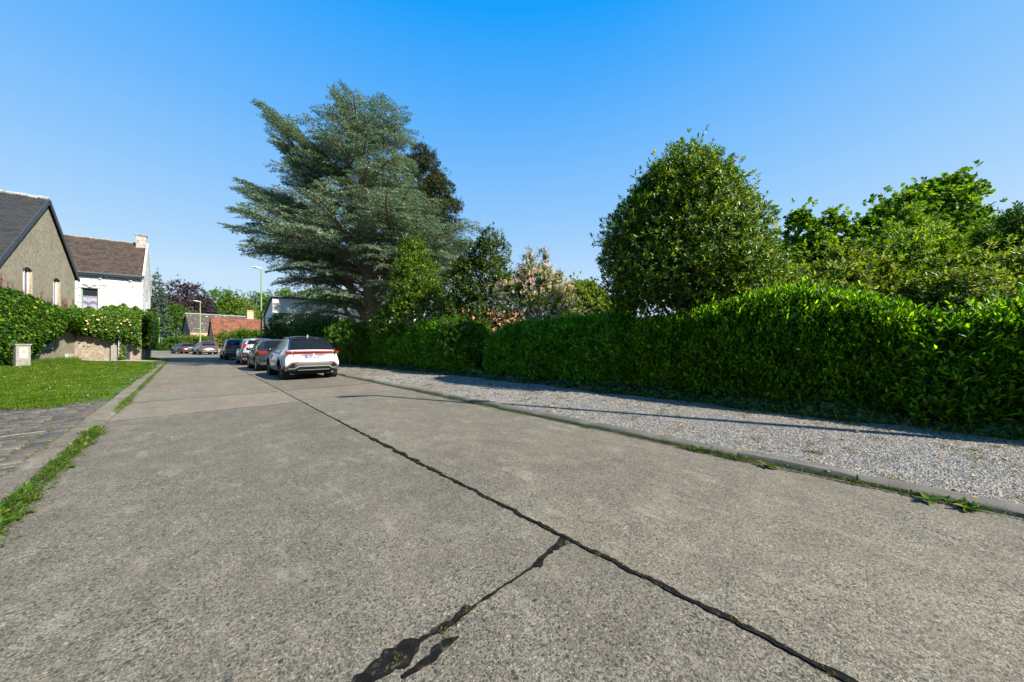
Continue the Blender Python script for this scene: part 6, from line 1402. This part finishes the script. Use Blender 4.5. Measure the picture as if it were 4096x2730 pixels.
bd.build('model_badge', M['rimdark'], carA); b2_ = MB(); b2_.box(.50, .54, y0-.002, y0+.006, .79, .815); b2_.build('trim_badge', M['rimdark'], carA); b3 = MB(); b3.box(.508, .520, y0-.004, y0-.001, .795, .81); b3.build('red_badge', M['redlens'], carA)
ex = MB(); ex.tube([(-.25, .5, .30), (.45, .5, .30)], .09, 12); ex.tube([(.45, .5, .28), (.6, .35, .26), (.62, .16, .25)], .03, 8); ex.build('exhaust', M['exhaust'], carA, smooth=True)

def generic(L, W, H, belt, paint_, rear_slope=.10, wr=.33, rim='rimlight', hood=.95, lamps=(), extra=(), roofm=None, sill=.24, tum=.74, glass_lo=None, plate=.8, tailz=None, wsx=.72):
    tailz = tailz or belt+.02; rs = rear_slope; gl = glass_lo or belt+.05
    sp = dict(L=L, W=W, H=H, sill=sill, wr=wr, axles=(.80, .80+.61*L), paint=paint_, plan=plan_, rim=rim,
        top=[(0, tailz), (.018, tailz+.04), (rs*.55, (tailz+H)/2+.06), (rs, H-.08), (rs+.08, H-.01), (.42, H), (.54, H-.03), (.60, H-.13), (wsx, belt+.06), (wsx+.05, belt), (.93, hood-.10), (.98, hood-.2), (1, hood-.3)],
        side=[(.2, .93), (.35, .98), (.55, 1.0), (.72, 1.0), (belt-.05, .965), (belt+.04, .91), (belt+.3, (.91+tum)/2+.02), (H-.05, tum)],
        rear=[(.2, .16), (.32, .05), (.5, .0), (.6, .0), (.72, .05), (.95, .07), (tailz, .07)], mirror=(.655*L, belt+.04), plate=plate, bulge=.14,
        side_patches=[('side_window', [(rs*L*.8+.12, gl), (rs*L*.9+.36, H-.16), (.40*L, H-.11), (.40*L, gl)], 'cglass'), ('side_window', [(.415*L, gl), (.415*L, H-.11), (.53*L, H-.12), (.58*L, H-.2), (.69*L, gl)], 'cglass'),
            ('sill_cladding', [(1.2, sill+.01), (.61*L+.4, sill+.01), (.61*L+.4, sill+.13), (1.2, sill+.13)], 'cclad')],
        top_patches=[('rear_window', [(-.62, .025), (.62, .025), (.52, rs*.97), (-.52, rs*.97)], 'cglass'), ('windscreen', [(-.56, .585), (.56, .585), (.66, wsx-.01), (-.66, wsx-.01)], 'cglass')]+([('roof', [(-.54, rs+.01), (.54, rs+.01), (.54, .57), (-.54, .57)], roofm)] if roofm else []),
        rear_patches=list(lamps)+[('lower_bumper', [(-.78, .30), (.78, .30), (.78, .42), (-.78, .42)], 'cclad', .01)]+list(extra))
    return sp
# --- dark grey estate
S2 = generic(4.30, 1.81, 1.49, .97, M['cgrey'], .12, lamps=[('tail_light', [(-.84, .84), (-.54, .87), (-.56, .94), (-.82, .95)], 'redlens', .012, 1)])
S2['side_patches'] += [('tail_lamp', [(.16, .86), (.36, .89), (.34, .94), (.16, .95)], 'redlens')]
make_car(S2, 'parked_car', (3.10, 19.25, 0), R(.5), 'dark grey estate car parked directly in front of the white crossover')
# --- white tall MPV
S3 = generic(4.10, 1.76, 1.63, 1.02, M['cwhite_shaded'], .05, lamps=[('tail_light', [(-.84, 1.12), (-.68, 1.12), (-.66, 1.30), (-.78, 1.31)], 'redlens', .012, 1), ('bumper_lamp', [(-.86, .45), (-.60, .45), (-.55, .64), (-.62, .78), (-.86, .78)], 'rimdark', .012, 1), ('fog_lamp', [(-.76, .62), (-.68, .62), (-.68, .68), (-.76, .68)], 'redlens', .02, 1)], tum=.80, wsx=.76)
S3['rear_patches'] += [('tailgate_glass', [(-.58, 1.0), (.58, 1.0), (.58, 1.06), (-.58, 1.06)], 'cglass')]
S3['side_patches'] += [('tail_lamp', [(.20, 1.13), (.30, 1.14), (.30, 1.31), (.22, 1.31)], 'redlens')]
c3_, f3 = make_car(S3, 'parked_car', (3.07, 25.6, 0), R(1), 'white tall family car parked between the dark grey estate and the black off roader')
MB().box(-.18, .18, .16, .19, 1.605, 1.635).build('brake_light', M['redlens'], c3_)
# --- black SUV
S4 = generic(4.50, 1.86, 1.70, 1.10, M['cblack'], .08, wr=.36, sill=.32, lamps=[('tail_light', [(-.86, .95), (-.46, .97), (-.46, 1.10), (-.84, 1.12)], 'reddark', .012, 1), ('tail_lens', [(-.82, 1.0), (-.58, 1.0), (-.58, 1.08), (-.80, 1.08)], 'redlens', .018, 1)], tum=.78)  # smaller, brighter red patch set on the dark red lens
c4, f4 = make_car(S4, 'parked_car', (2.82, 34.9, 0), R(2), 'black off roader with roof rails, third car beyond the white crossover')
for sd in (-1, 1): MB().tube([(sd*.62, .9, 1.66), (sd*.62, 1.0, 1.74), (sd*.62, 2.3, 1.74), (sd*.62, 2.5, 1.66)], .02, 6).build('roof_rail', M['rimdark'], c4)
# --- graphite SUV
S5 = generic(4.50, 1.86, 1.62, 1.03, M['csilver'], .15, wr=.35, sill=.30, lamps=[('tail_light', [(-.86, 1.0), (-.50, .98), (-.50, 1.045), (-.84, 1.07)], 'redlens', .012, 1), ('light_bar', [(-.5, .995), (.5, .995), (.5, 1.03), (-.5, 1.03)], 'reddark', .012)], extra=[('silver_trim', [(-.70, .33), (-.62, .33), (-.50, .42), (.50, .42), (.62, .33), (.70, .33), (.54, .47), (-.54, .47)], 'metalbright', .022)], tum=.70)
make_car(S5, 'parked_car', (1.62, 55.8, 0), R(10), 'graphite grey crossover with a silver rear trim, parked beyond the black off roader')
# --- dark hatchback
S6 = generic(4.32, 1.77, 1.42, .93, M['cdark'], .14, wr=.33, lamps=[('tail_light', [(-.82, .82), (-.42, .82), (-.46, .92), (-.80, .93)], 'redlens', .012, 1), ('reflector', [(-.75, .52), (-.55, .52), (-.55, .57), (-.75, .57)], 'redlens', .012, 1)], plate=.86, sill=.2)
make_car(S6, 'parked_car', (-.12, 63.6, 0), R(18), 'very dark low hatchback, the farthest parked car at the bend')
